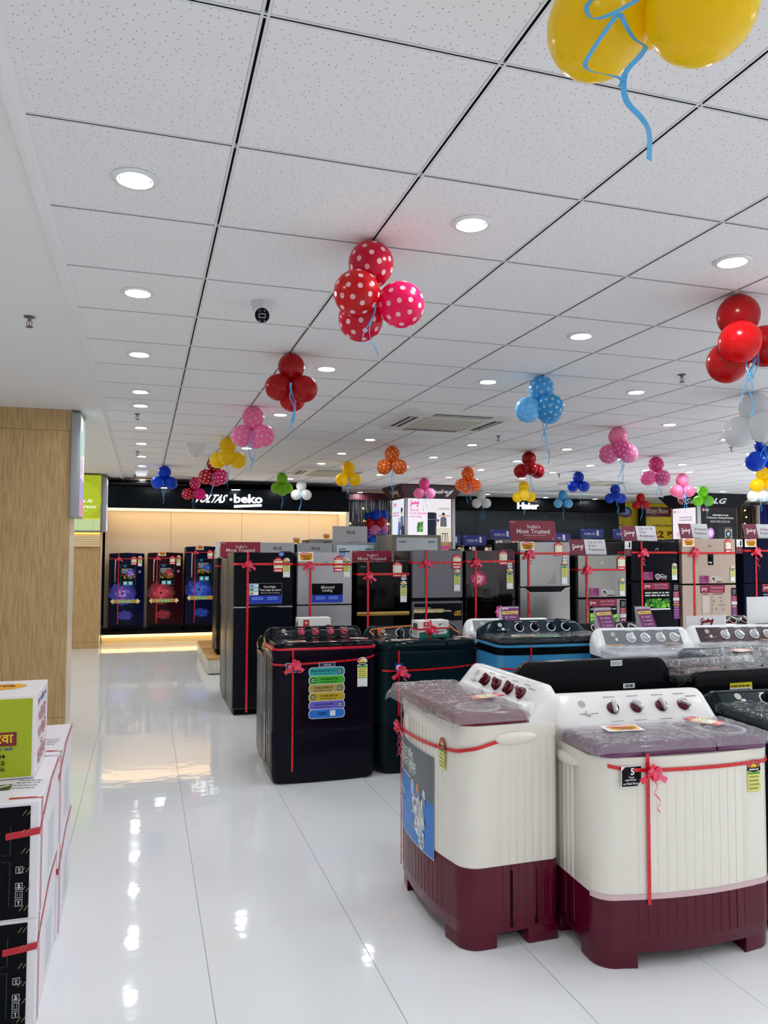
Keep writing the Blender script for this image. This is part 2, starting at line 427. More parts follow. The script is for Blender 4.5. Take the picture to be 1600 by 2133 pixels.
# ---- walls
def wall(name, *a):
    b = MB(); b.box(*a); return struct(b.build(name, None, smooth=False))
wm = M('#f3f3f1', .8)
wall('wall_left', -2.7, -2.55, -5.2, 17.3, -.05, CZ + .1, wm)
wall('wall_right', 15.5, 15.7, -5.2, 17.3, -.05, CZ + .1, wm)
wall('wall_rear', -2.6, 15.6, -5.3, -5.05, -.05, CZ + .1, wm)
wall('wall_back', -2.6, 15.6, 17.1, 17.3, -.05, CZ + .1, M('#3a3d42', .7))

# ---- two timber-clad columns on the left
wood = m_wood('#a5824f', '#cdae7c', 'oak_laminate'); cream = M('#e6d9c6', .4)
def column(label, x0, x1, y0, y1, seams, n):
    t = struct(thing('wall_column_%d' % n, label, 'x', ((x0 + x1) / 2, y0, 0))); del t['category']
    t.name = 'trim_%d' % n
    X0, X1 = x0 - (x0 + x1) / 2, x1 - (x0 + x1) / 2; D = y1 - y0
    b = MB(); b.box(X0 + .01, X1 - .004, .012, D, 0, CZ - .012, cream); b.build('side_panel', t, smooth=False)
    zs = [0] + seams + [CZ - .012]
    for k in range(len(zs) - 1):
        b = MB(); b.box(X0, X1, 0, .012, zs[k] + (.0015 if k else 0), zs[k + 1] - .0015, wood, .0015, 1); b.build('front_panel', t)
    return t
column('nearer oak-clad wall column with a cream side behind the stacked cartons', -2.4, -.62, 7.2, 7.73, [.12, 2.585], 2)
column('farther oak-clad wall column beside the lit appliance alcove', -2.4, -.66, 13.08, 13.7, [.10], 3)

# ================================================================ CEILING FIXTURES
led = M('#f6fbff', .5, emit=LAMP)
def make_downlight():
    t = thing('downlight', '', 'ceiling light')
    b = MB(); b.lathe([(.076, .0), (.077, -.003), (.072, -.007), (.058, -.0085), (.053, -.005), (.0525, .0)], M('#eceded', .3), 36); b.build('rim', t)
    b = MB(); b.lathe([(.0525, -.001), (.0525, -.0022), (.050, -.0022), (.050, -.001)], M('#30323a', .5), 28); b.build('baffle', t)
    b = MB(); n = 24; b.add([(  .048 * math.cos(-2 * PI * k / n), .048 * math.sin(-2 * PI * k / n), -.0026) for k in range(n)], [tuple(range(n))], led); b.build('diffuser', t, smooth=False)
    return t
ROWS = [  # (x of the row, its lamps' distances)
    (-.05, [2.637, 3.82, 5.035, 6.233, 6.836, 8.07, 9.27, 10.55, 11.76, 12.95, 14.08]),
    (1.155, [2.622, 5.047, 6.9, 9.3]),
    (2.36, [2.636, 3.825, 5.075, 8.144, 9.42, 10.6, 13.05]),
    (3.6, [5.06, 8.18, 9.43, 10.6, 11.86]),
    (4.83, [6.27, 8.17, 9.47, 10.655, 11.936]),
    (6.05, [6.9, 8.83, 9.6, 10.65, 11.68]),
    (7.2, [7.8, 9.08, 9.92, 11.63]),
    (8.0, [8.72, 9.937, 10.71]), (9.0, [9.635, 11.4]), (10.0, [10.71, 12.3]),
    (11.2, [11.6, 12.9]), (12.4, [12.2, 13.6])]
ORD = ['first', 'second', 'third', 'fourth', 'fifth', 'sixth', 'seventh', 'eighth', 'ninth', 'tenth', 'eleventh', 'twelfth']
dl = make_downlight(); first = True
for r, (x, ys) in enumerate(ROWS):
    for k, y in enumerate(ys):
        o = dl if first else copy_tree(dl); first = False
        o.location = (x, y, CZ - .001)
        rowname = 'row along the left edge' if r == 0 else ORD[r] + ' row from the left'
        o['label'] = 'round recessed ceiling downlight, %s from the camera in the %s' % (ORD[k], rowname); o['group'] = 'recessed ceiling downlights'
for k, (x, y) in enumerate([(4.27, 15.45), (6.98, 15.07), (8.64, 15.56), (9.95, 15.6), (12.9, 15.5)]):
    o = copy_tree(dl); o.location = (x, y, CZ - .013)
    o['label'] = 'small far downlight in the plain ceiling border, %s from the left' % ORD[k]; o['group'] = 'recessed ceiling downlights'
HID = [(x, y) for x in (-.05, 1.16, 2.36, 3.6, 4.83, 6.05, 7.4, 8.8, 10.2, 11.6) for y in (-3.2, -1.6, -.1)]
HID += [(1.2 * k + .6, 1.22 * q + 1.2) for k in range(1, 12) for q in range(10) if 1.2 * k + .6 > .955 * (1.22 * q + 1.2) + .75]
HID += [(-1.5, 8.6 + 1.2 * q) for q in range(4)]  # unseen lamps added behind the nearer column to brighten the far area
for x, y in HID:                                             # unseen downlights added for their light: beside and behind the camera, behind the column
    if seen(x, y, CZ, 60) and x > -1: continue
    o = copy_tree(dl); o.location = (x, y, CZ - (.001 if x > -.3 else .013)); o['label'] = 'unseen recessed ceiling downlight added to brighten the shop'; o['group'] = 'downlights out of view'

def cassette(label, x0, x1, y0, y1):
    cx, cy = (x0 + x1) / 2, (y0 + y1) / 2; W, D = (x1 - x0) / 2, (y1 - y0) / 2
    t = thing('air_conditioner', label, 'air conditioner', (cx, cy, CZ)); g = M('#e3e3df', .4); dk = M('#3b3c3d', .5)
    b = MB(); r = .1
    def rr(s, z):
        P = []
        for qx, qy, a0 in ((1, 1, 0), (-1, 1, 90), (-1, -1, 180), (1, -1, 270)):
            for k in range(5):
                a = math.radians(a0 + 22.5 * k); P.append((qx * (W * s - r) + r * math.cos(a), qy * (D * s - r) + r * math.sin(a), z))
        return P
    b.rings([rr(1, .002), rr(1, -.012), rr(.985, -.022), rr(.90, -.034)], g); b.build('fascia', t)
    b = MB(); b.box(-W * .55, W * .55, -D * .55, D * .55, -.046, -.034, M('#d6d1c4', .6), .006); gr = b.build('intake_grille', t)
    b = MB()
    for i in range(9):
        for j in range(5):
            x = (i - 4) * W * .115; y = (j - 2) * D * .2; b.box(x - W * .04, x + W * .04, y - D * .03, y + D * .03, -.0475, -.046, M('#a9a291', .7))
    o = b.build('grille_slots', gr, smooth=False); o['kind'] = 'stuff'
    for a in range(4):
        b = MB(); b.box(-W * .52, W * .52, -D * .86, -D * .68, -.0365, -.030, dk); b.box(-W * .50, W * .50, -D * .80, -D * .77, -.040, -.0365, g)
        b.build('outlet_louvre', t, Matrix.Rotation(a * PI / 2, 4, 'Z'), smooth=False)
    return t
cassette('nearest square four-way ceiling air conditioner left of the light blue balloons', 2.17, 3.22, 6.2, 7.28)
cassette('far square ceiling air conditioner half hidden by the yellow balloons', 2.2, 3.2, 11.1, 12.2)
cassette('far square ceiling air conditioner between the two blue balloon bunches', 7.1, 8.1, 11.35, 12.4)

t = thing('security_camera', 'white dome security camera with black lens face on the ceiling', 'camera', (.539, 3.79, CZ), math.radians(-8))
b = MB(); b.lathe([(.055, 0), (.056, -.006), (.045, -.05), (.042, -.056), (0.02, -.058)], M('#d4d4d6', .3), 28); b.build('base', t)  # base greyed: shading of the white body is put into its colour
b = MB(); b.sphere((0, -.012, -.062), .044, M('#f0f0f0', .3), 24, 16); eye = b.build('eyeball', t)
mx = Tm(0, -.012, -.062) @ Matrix.Rotation(math.radians(28), 4, 'X')
b = MB(); b.lathe([(.001, .0465), (.034, .0455), (.036, .040), (.036, .03)][::-1], M('#0b0c10', .15), 24, mx @ Matrix.Rotation(PI / 2, 4, 'X')); b.build('lens_face', eye)
d = Dec(-.0468); d.ring(0, 0, .001, .001, '#dddddd', 4)
for z in (-.009, .009): d.rect(-.016, z - .0012, .016, z + .0012, '#cfd3d8')
for x in (-.015, .015): d.rect(x - .0012, -.009, x + .0012, .009, '#cfd3d8')
for x, z in ((-.012, .024), (.012, .024), (-.012, -.024), (.012, -.024)): d.ell(x, z, .0035, .0035, '#8d9299', 10)
d.build('lens_markings', eye, mx)

def speaker(label, x, y):
    t = thing('ceiling_detector', label, 'detector', (x, y, CZ))
    b = MB(); b.rings([[(sx * .11 * s, sy * .11 * s, z) for sx, sy in ((1, 1), (-1, 1), (-1, -1), (1, -1))] for s, z in ((1, 0), (1, -.01), (.62, -.12), (.4, -.125))], M('#e8e8e8', .4)); b.build('housing', t, ang=20)
    b = MB(); b.lathe([(.03, -.125), (.028, -.133), (.01, -.135)], M('#c8c8ca', .4), 16); b.build('lens', t)
speaker('white wedge ceiling detector above the yellow balloon bunch', .562, 9.24)
speaker('far white wedge ceiling detector in the left lamp row', -.057, 12.18)

def make_sprinkler():
    t = thing('sprinkler', '', 'sprinkler'); c = M('#7d7a78', .3, .9)
    b = MB(); b.lathe([(.028, 0), (.028, -.004), (.011, -.008), (.009, -.022)], c, 18); b.build('cup', t)
    b = MB()
    for s in (-1, 1): b.tube([(s * .008, 0, -.020), (s * .013, 0, -.032), (s * .011, 0, -.045), (0, 0, -.052)], .0022, c)
    b.build('frame', t)
    b = MB(); b.tube([(0, 0, -.022), (0, 0, -.05)], .0022, M('#b03030', .2)); b.build('glass_bulb', t)
    b = MB(); b.lathe([(.019, -.054), (.019, -.056), (.004, -.0565)], c, 18); b.build('deflector', t)
    return t
sp = make_sprinkler()
for k, (x, y, lb) in enumerate([(-.594, 4.36, 'steel fire sprinkler in the plain plaster strip at far left'), (-.08, 7.28, 'steel fire sprinkler nearest in the left lamp row'),
        (-.10, 10.06, 'steel fire sprinkler second along the left lamp row'), (-.166, 13.3, 'steel fire sprinkler farthest along the left lamp row'),
        (3.55, 4.467, 'steel fire sprinkler left of the red balloon bunch at far right'), (3.594, 7.478, 'steel fire sprinkler right of the nearest ceiling air conditioner'),
        (6.563, 7.41, 'steel fire sprinkler at right beyond the white balloons'), (6.3, 10.9, 'small far sprinkler left of the three blue balloons')]):
    o = sp if k == 0 else copy_tree(sp); o.location = (x, y, CZ - (.012 if k == 0 else 0)); o['label'] = lb; o['group'] = 'ceiling sprinklers'
# ================================================================ BALLOON BUNCHES
_B = {}
def balloon_mesh(col, dots):
    k = (col, dots)
    if k in _B: return _B[k]
    b = MB(); m = m_balloon(col); n = 24; prof = []
    for i in range(15):
        a = -PI / 2 + PI * i / 14
        r = math.cos(a); z = math.sin(a)
        if z < 0: z *= 1.10; r *= 1 - .10 * (-math.sin(a)) ** 3
        prof.append([max(r, .002), z])
    prof[0] = [.05, -1.10]
    rs = [[(r * math.cos(2 * PI * j / n), r * math.sin(2 * PI * j / n), z) for j in range(n)] for r, z in prof]
    b.rings(rs, m)
    b.lathe([(.03, -1.10), (.05, -1.13), (.09, -1.22), (.07, -1.22)], m, 8)
    if dots:
        dm = m_balloon(dots); N_ = 46; g = PI * (3 - 5 ** .5)
        for i in range(N_):
            z = 1 - 2 * (i + .5) / N_
            if z < -.9: continue
            q = math.sqrt(1 - z * z); p = Vector((q * math.cos(g * i), q * math.sin(g * i), z))
            u = p.orthogonal().normalized(); v = p.cross(u); P = []
            for c in range(10):
                w = (p + (u * math.cos(2 * PI * c / 10) + v * math.sin(2 * PI * c / 10)) * .115).normalized()
                if w.z < 0: s = 1 - .10 * (-w.z) ** 3; w = Vector((w.x * s, w.y * s, w.z * 1.10))
                P.append(w * 1.004)
            b.add(P, [tuple(range(10))], dm)
    o = b.build('balloon'); _B[k] = o.data; bpy.data.objects.remove(o)
    return _B[k]
RB = M('#5aaee6', .35, 0, .4)
def strand(seed, L, amp, top, w=.0035):
    r = random.Random(seed); ph = r.uniform(0, 6); n = 22; pts = []; ws = []; ax = r.uniform(-.4, .4)
    for i in range(n + 1):
        t = i / n; a = ph + t * r.choice((7, 7, 7)) ; A = amp * min(1, t * 3)
        pts.append((top[0] + A * math.cos(a) + ax * t * L * .3, top[1] + A * math.sin(a), top[2] - L * t))
        ws.append(Vector((math.cos(a * .8), math.sin(a * .8), .35)).normalized() * w)
    return pts, ws
YR = Matrix.Rotation(-YAW, 3, 'Z')
def bunch(label, x, y, r, parts, strands=3, L=.2, ztop=CZ, group='balloon bunches on the ceiling', sw=.0038):
    """parts: (dx, dz, dy towards the viewer, colour, dot colour) in balloon radii from the tying point under the ceiling"""
    t = thing('balloon_bunch', label, 'balloons', (x, y, ztop), -YAW, group)
    cz = -2.0 * r
    for dx, dz, dy, c, dc in parts:
        o = bpy.data.objects.new('balloon', balloon_mesh(c, dc)); COL.objects.link(o); o.parent = t
        p = Vector((dx * r, -dy * r, -dz * r)); d = p - Vector((0, 0, cz))
        if d.length < .02: d = Vector((0, -.4, -1))
        o.location = p; o.scale = (r, r, r)
        o.rotation_euler = (d.normalized().to_track_quat('Z', 'X').to_euler())
    for k in range(strands):
        b = MB(); pts, ws = strand(hash(label) % 9973 if False else len(label) * 13 + k * 7 + int(x * 10), (L * .8 + .14) * (1 - .12 * k), r * .14 + .004, (.05 * r * (k - 1) + .1 * r, -1.05 * r, cz - .45 * r), sw)
        b.strip(pts, ws, RB); b.build('ribbon', t)
    return t
Y_, W_, R_, P_, O_, G_, B_, LB, DR, HP = '#ffe00c', '#f2f4f2', '#d8131f', '#f58cc0', '#f07818', '#9bdc2c', '#0d4fd0', '#5bbcec', '#b00d1c', '#e8257a'
WD = '#ffe9f0'
T3 = lambda c, dc=None: [(0, 1.02, 0, c, dc), (-1.0, 2.75, .1, c, dc), (1.0, 2.75, .1, c, dc)]
T4 = lambda c, dc=None, back=None: T3(c, dc) + [(.05, 2.75, -1.2, back or c, dc)]
T4F = lambda c, dc=None: [(0, 1.02, 0, c, dc), (-1.15, 2.8, 0, c, dc), (1.2, 2.8, -.1, c, dc), (.05, 2.5, .9, c, dc)]
bunch('big yellow balloons cut off by the top edge of the picture', .845, 1.126, .0875,
      [(-1.19, 3.66, .3, Y_, None), (.42, 4.05, 1.4, Y_, None), (.1, 1.6, -.6, Y_, None), (.2, 2.0, -1.2, Y_, None)], 0)
yb = bpy.data.objects['balloon_bunch']
b = MB()
for P in ([(.0, .0), (-.045, -.02), (-.035, -.05), (.005, -.045), (.045, -.02), (.03, -.012)], [(.0, -.045), (-.03, -.085), (-.052, -.125), (-.045, -.15), (.0, -.162), (.004, -.164)],
          [(.004, -.045), (.028, -.075), (.045, -.095), (.03, -.125), (.006, -.155), (.012, -.185), (.04, -.21), (.048, -.24), (.042, -.295)]):
    pts = [(p[0], -.13 + .015 * math.sin(i * .22), p[1]) for i, p in enumerate(catmull(P, 6))]
    b.strip(pts, [Vector((1, .5 * math.sin(i * .17), .25 * math.sin(i * .23))).normalized() * .0048 for i in range(len(pts))], RB)
o = b.build('ribbon', yb); o.location = (-.098, .01, -.318)
bunch('nearest bunch of red and magenta polka-dot balloons, centre of the ceiling', .842, 2.9, .0900,
      [(0, 1.02, 0, '#dc1240', WD), (-.6, 2.6, .75, '#dd1220', WD), (1.35, 2.95, .3, '#f0186c', WD), (-.45, 3.4, -.3, '#e0143c', WD)], 2, .16, sw=.003)
bunch('four plain dark red balloons, second bunch along the left line', .858, 4.73, .0830, [(0, 1.02, 0, '#c00f18', None), (-.93, 2.65, .3, '#c00f18', None), (1.0, 2.75, .2, '#c00f18', None), (0, 3.3, -.7, '#cc1018', None)], 3, .24)
bunch('pink balloons with pale dots, third bunch along the left line', .87, 6.59, .0930, T4(P_, '#ffc8de'), 3, .26)
bunch('four plain yellow balloons, fourth bunch along the left line', .85, 8.5, .0900, T4F(Y_), 2, .26)
bunch('red and pink dotted balloons behind the left yellow bunch', .858, 10.27, .098, [(0, 1.02, 0, DR, WD), (-1.05, 2.8, .3, '#c81020', WD), (1.0, 2.8, .3, HP, WD), (0, 3.0, -.6, HP, None)], 2, .2)
bunch('small red and magenta balloons in front of the alcove sign', .80, 13.36, .098, [(0, 1.02, 0, HP, WD), (-1.2, 2.9, .2, '#d01430', WD), (1.0, 2.95, .3, '#f01898', None), (0, 2.8, -.6, DR, None)], 2, .25)
bunch('three blue balloons at the far left of the ceiling', .265, 11.65, .093, [(0, 1.02, 0, B_, None), (-.9, 2.7, .5, '#1160dc', None), (1.05, 2.75, 0, B_, None)], 3, .24)
bunch('lime green balloons with one below, left of the white bunch', 2.07, 12.13, .088, T4(G_, '#b4e860')[:3] + [(0.1, 3.2, .5, G_, None)], 3, .28)
bunch('three plain white balloons below the lime green bunch', 2.62, 13.36, .092, T3(W_), 2, .36)
bunch('three plain yellow balloons in front of the far left air conditioner', 2.69, 10.35, .090, T3(Y_), 3, .2)
bunch('orange dotted balloons left of the maroon crowned pillar', 2.763, 8.6, .090, T3(O_, '#ffe2c0'), 3, .25)
bunch('three pink balloons in front of the maroon crowned pillar', 4.51, 12.25, .092, [(0, 1.02, 0, '#f060ac', None), (-1.0, 2.85, .2, P_, None), (1.05, 2.85, .2, '#f8a0d0', None)], 3, .25)
bunch('orange dotted balloons right of the maroon crowned pillar', 4.522, 10.43, .096, T3(O_, '#ffe2c0') + [(0, 3.1, -.7, '#f88a20', None)], 3, .2)
bunch('white balloons to the left of the white lettered wall sign', 6.47, 14.25, .098, T3(W_), 2, .33)
bunch('dark red balloons nearest right of the centre air conditioner', 4.51, 8.52, .088, T4F('#b80c18'), 3, .26)
bunch('yellow balloons with a dotted one above the white lettered wall sign', 6.38, 12.25, .096, [(0, 1.02, 0, Y_, None), (-1.15, 2.9, 0, Y_, None), (1.2, 2.8, -.1, Y_, None), (-.05, 2.6, .9, Y_, '#fff6a0')], 2, .26)
bunch('light blue dotted balloons right of the nearest air conditioner', 2.64, 4.8, .0885, [(0, 1.02, 0, LB, '#d8f0fa'), (-1.1, 2.75, .1, '#7fcdf2', '#b8e4f8'), (.6, 2.62, .7, '#45b0e6', '#d8f0fa'), (.75, 2.75, -.6, LB, None)], 4, .34)
bunch('small light blue dotted balloons right of the white lettered sign', 8.09, 13.85, .092, [(0, 1.02, 0, LB, None), (-1.15, 2.85, .3, '#6cc6f0', '#d8f0fa'), (1.1, 2.85, .3, '#6cc6f0', '#d8f0fa')], 2, .3)
bunch('three royal blue balloons above the small light blue bunch', 6.375, 10.45, .085, T3('#0b3cc0'), 2, .22)
bunch('four royal blue balloons left of the yellow hoarding', 8.24, 12.25, .091, T4F('#0c48cc'), 2, .24)
bunch('small red balloons in front of the yellow hoarding', 10.0, 13.95, .090, T3('#d0141c'), 2, .28)
bunch('large pink dotted balloons, nearest pink bunch on the right side', 4.452, 6.56, .094, [(0, 1.02, 0, '#f8a0c8', '#fcc0dc'), (-1.05, 2.9, .1, P_, '#ffd0e4'), (1.1, 2.8, -.1, '#f8a0cc', '#ffd0e4'), (.2, 2.5, .9, '#f068b0', '#ffd0e4')], 3, .34)
bunch('pink dotted balloons between the two other pink bunches at right', 6.32, 8.48, .096, [(0, 1.02, 0, '#e850a0', '#f8a8d0'), (-1.2, 2.95, .2, '#f478b8', '#ffe0f0'), (.7, 2.85, .5, '#f478b8', '#ffe8f4'), (1.0, 2.95, -.4, '#ec60a8', None)], 3, .3)
bunch('pink balloons just left of the lime green pair at right', 8.12, 10.25, .098, T3('#f48cb8', '#f8a4c8') + [(0, 3.05, -.7, '#f8a4d0', None)], 3, .3)
bunch('lime green balloons in front of the black crowned pillar', 10.09, 12.15, .098, T3('#8fd82a', '#b8ec70'), 3, .24)
bunch('large plain red balloons at the right edge of the picture', 2.70, 2.985, .0985, [(0, 1.02, 0, '#c80f18', None), (-.32, 2.55, .85, '#f0141c', None), (1.28, 2.55, .1, '#c80f18', None), (-.4, 3.25, -.35, '#d41018', None)], 5, .28)
bunch('white balloons at the right edge under the red bunch', 4.50, 4.82, .118, [(0, 1.02, 0, '#eeeef0', None), (-1.1, 2.6, .1, '#eeeef0', None), (.1, 2.4, .9, '#f2f2f2', None), (1.3, 2.6, 0, '#eeeef0', None)], 3, .2)
bunch('royal blue balloons at the right edge under the white bunch', 6.19, 6.5, .105, [(0, 1.02, 0, '#0d48cc', None), (-1.1, 2.75, .3, '#0f54d8', None), (1.0, 2.75, 0, B_, None)], 4, .34)
bunch('yellow balloons at the right edge, lowest of that corner', 8.5, 8.97, .1, T3(Y_), 2, .2)
bunch('small white balloons at the far right edge of the picture', 10.2, 10.9, .095, T3(W_), 2, .2)
# the balloon pillar in the tinsel niche
t = thing('balloon_column', 'stacked column of blue, red, pink and purple balloons before the tinsel', 'balloons', (4.25, 14.2, 0), -YAW)
pr = MB(); pr.tube([(0, 0, 0), (0, 0, 2.25)], .012, M('#dddddd', .4)); pr.build('pole', t)
for lv, (z, c) in enumerate([(2.21, B_), (2.08, "#d01424"), (1.96, P_), (1.86, "#6a3cc0"), (1.75, "#1470e0"), (1.6, "#d01424"), (1.45, P_)]):
    for k in range(4):
        a = k * PI / 2 + lv * .7
        o = bpy.data.objects.new('balloon', balloon_mesh(c, WD if lv == 3 else None)); COL.objects.link(o); o.parent = t
        o.location = (.13 * math.cos(a), .13 * math.sin(a), z + .02 * math.cos(2 * k)); o.scale = (.105,) * 3
        o.rotation_euler = Vector((math.cos(a), math.sin(a), 0)).to_track_quat('Z', 'X').to_euler()
# ================================================================ RIBBONS, BOWS, TAGS
RED = M('#d3141d', .28, 0, .6); BOW = M('#ee2b48', .3, 0, .6); BOWP = M('#f0507a', .3, 0, .6)
def bow(parent, x, y, z, s, seed=0, curls=1, clen=1.3, mtx=None):
    """a pulled ribbon bow: loops, two tails with notched ends, curled strands"""
    r = random.Random(seed); b = MB()
    for k in range(7):
        a = 2 * PI * k / 7 + r.uniform(-.2, .2); f = .45 + .35 * (k % 2)
        d = Vector((math.cos(a), -f * .7, math.sin(a) * .85)); w = d.cross(Vector((0, 1, .3))).normalized() * s * .17
        pts = []; ws = []
        for i in range(9):
            t = i / 8 * PI; rad = math.sin(t) * s * .55
            pts.append(Vector((x, y, z)) + d.normalized() * rad + Vector((0, -1, .2)) * (math.cos(t) * -.12 + .12) * s); ws.append(w * (.6 + .5 * math.sin(t)))
        b.strip(pts, ws, BOW if k % 3 else BOWP)
    for sgn in (-1, 1):
        ln = s * r.uniform(.85, 1.15); dx = sgn * r.uniform(.75, 1.0); dz = -r.uniform(.4, .75)
        pts = [Vector((x + dx * ln * t, y - .04 * s - .12 * s * math.sin(t * 3), z + dz * ln * t)) for t in (0, .25, .5, .75, 1)]
        b.strip(pts, [Vector((-dz, 0, dx)).normalized() * s * (.10 + .10 * t) for t in (0, .25, .5, .75, 1)], BOWP if sgn > 0 else BOW)
    b.sphere((x, y - .1 * s, z), s * .13, BOW, 10, 6)
    b.build('bow', parent, mtx)
    for c in range(curls):
        b = MB(); n = 26; pts = []; ws = []; ph = r.uniform(0, 6); sx = r.uniform(.1, .5) * (1 if c % 2 == 0 else -1)
        for i in range(n + 1):
            t = i / n; a = ph + 15 * t
            pts.append((x + sx * s * t + s * .14 * math.cos(a), y - s * (.12 + .10 * math.sin(a)), z - s * (.2 + clen * t))); ws.append(Vector((.3, .2 * math.cos(a), 1)).normalized() * s * .045)
        b.strip(pts, ws, BOWP); b.build('curled_ribbon', parent, mtx)
def price_tag(parent, F, x0, yt, x1, yb, off=.004):
    """house-shaped tag: red roof, cream field, red foot (limits in the face's own units)"""
    d = Dec(F.y - off, F.X, F.Z); h = yb - yt; w = x1 - x0; m = (x0 + x1) / 2
    b = [(x0, yb), (x1, yb), (x1, yt + h * .18), (x1 - w * .18, yt + h * .1), (m + w * .12, yt), (m - w * .12, yt), (x0 + w * .18, yt + h * .1), (x0, yt + h * .18)]
    d.poly(b, '#d2131f'); d.rect(x0 + w * .05, yb - h * .27, x1 - w * .05, yt + h * .24, '#f6efbc')
    d.rect(x0 + w * .3, yb - h * .33, x1 - w * .1, yt + h * .29, '#efece0')
    for k in range(3): d.rect(x0 + w * .1, yt + h * (.34 + .13 * k), x0 + w * .25, yt + h * (.38 + .13 * k), '#6b5b2a')
    d.lines(x0 + w * .25, yt + h * .2, x1 - w * .25, yt + h * .12, 1, '#ffffff', 3); d.lines(x0 + w * .14, yb - h * .06, x1 - w * .14, yb - h * .2, 1, '#ffffff', 5, .7)
    o = d.build('price_tag', parent); return o
def energy_label(parent, F, x0, yt, x1, yb, stars=3, qr=True):
    d = Dec(F.y - .0008, F.X, F.Z); w = x1 - x0; h = yb - yt; m = (x0 + x1) / 2; rz = abs(F.unx(w) / 2 / F.unz(1))
    c = yt + rz
    if qr:
        d.ell(m, c, w / 2, -rz, '#e8e6e0', 16, 0, 180); d.rect(x0, yb, x1, c, '#e8e6e0')
        d.ell(m, c, w * .44, -rz * .86, '#c3161e', 14, 90, 180); d.ell(m, c, w * .44, -rz * .86, '#f0ead8', 14, 0, 90); d.ell(m, c, w * .26, -rz * .5, '#f2d21c', 12, 0, 180)
    else:
        d.ell(m, c, w / 2, -rz, '#a3131f', 18, 0, 180); d.rect(x0, yb, x1, c, '#e6e57a'); d.ell(m, c, w * .24, -rz * .5, '#e9c21c', 14, 0, 180)
        for k_ in range(5):
            a_ = math.radians(18 + 36 * k_); sx_, sz_ = m + w * .37 * math.cos(a_), c - rz * .74 * math.sin(a_)
            d.poly([(sx_ + w * (.065 if q_ % 2 == 0 else .028) * math.sin(q_ * PI / 5), sz_ - rz * (.13 if q_ % 2 == 0 else .056) * math.cos(q_ * PI / 5)) for q_ in range(10)], '#f4ece0')
    a = .64 if qr else 1.
    k = c + (yb - c) * .16 * a
    d.poly([(x0, c), (x1, c), (x1, k - h * .02), (m, k + h * .03), (x0, k - h * .02)], '#17171a'); d.lines(x0 + w * .15, k - h * .01, x1 - w * .15, c + h * .015, 1, '#e8e8e8', 2)
    e = c + (yb - c) * (.62 if qr else .97)
    d.rect(x0 + w * .04, e, x1 - w * .04, k + h * .03, '#e6e57a'); d.rect(x0 + w * .04, k + h * .09, x1 - w * .04, k + h * .03, '#3f9a2c'); d.lines(x0 + w * .12, e - h * .02, x1 - w * .12, k + h * .11, 4, '#8f8c40', 4)
    if qr:
        d.rect(x0 + w * .04, e + h * .02, x1 - w * .04, e, '#3f9a2c'); d.rect(x0 + w * .04, yb - h * .01, x1 - w * .04, e + h * .03, '#eceeee')
        d.lines(x0 + w * .15, yb - h * .02, x1 - w * .3, yb - h * .05, 1, '#777777', 6)
    return d.build('energy_label', parent)
def offer_card(d, x0, z0, x1, z1):
    """white card with the orange blob reading OPENING OFFER (x0,z0 bottom left .. x1,z1 top right)"""
    w = x1 - x0; h = z1 - z0
    d.rect(x0, z0, x1, z1, '#f6f4ee')
    d.poly([(x0 + w * .10, z0 + h * .62), (x0 + w * .16, z0 + h * .2), (x0 + w * .3, z0 + h * .1), (x0 + w * .85, z0 + h * .14), (x0 + w * .93, z0 + h * .3), (x0 + w * .95, z0 + h * .85), (x0 + w * .6, z0 + h * .92), (x0 + w * .2, z0 + h * .8)], '#f3a712')
    d.poly([(x0 + w * .05, z0 + h * .74), (x0 + w * .3, z0 + h * .95), (x0 + w * .62, z0 + h * .9), (x0 + w * .55, z0 + h * .68), (x0 + w * .2, z0 + h * .66)], '#d8201e')
    d.lines(x0 + w * .2, z0 + h * .7, x0 + w * .58, z0 + h * .86, 1, '#ffffff', 8); d.lines(x0 + w * .62, z0 + h * .7, x0 + w * .9, z0 + h * .84, 1, '#c04a10', 9)
    d.text('OPENING', x0 + w * .2, z0 + h * .42, x0 + w * .86, z0 + h * .64, '#1b1208', .02); d.text('OFFER', x0 + w * .3, z0 + h * .17, x0 + w * .78, z0 + h * .39, '#1b1208', .02)

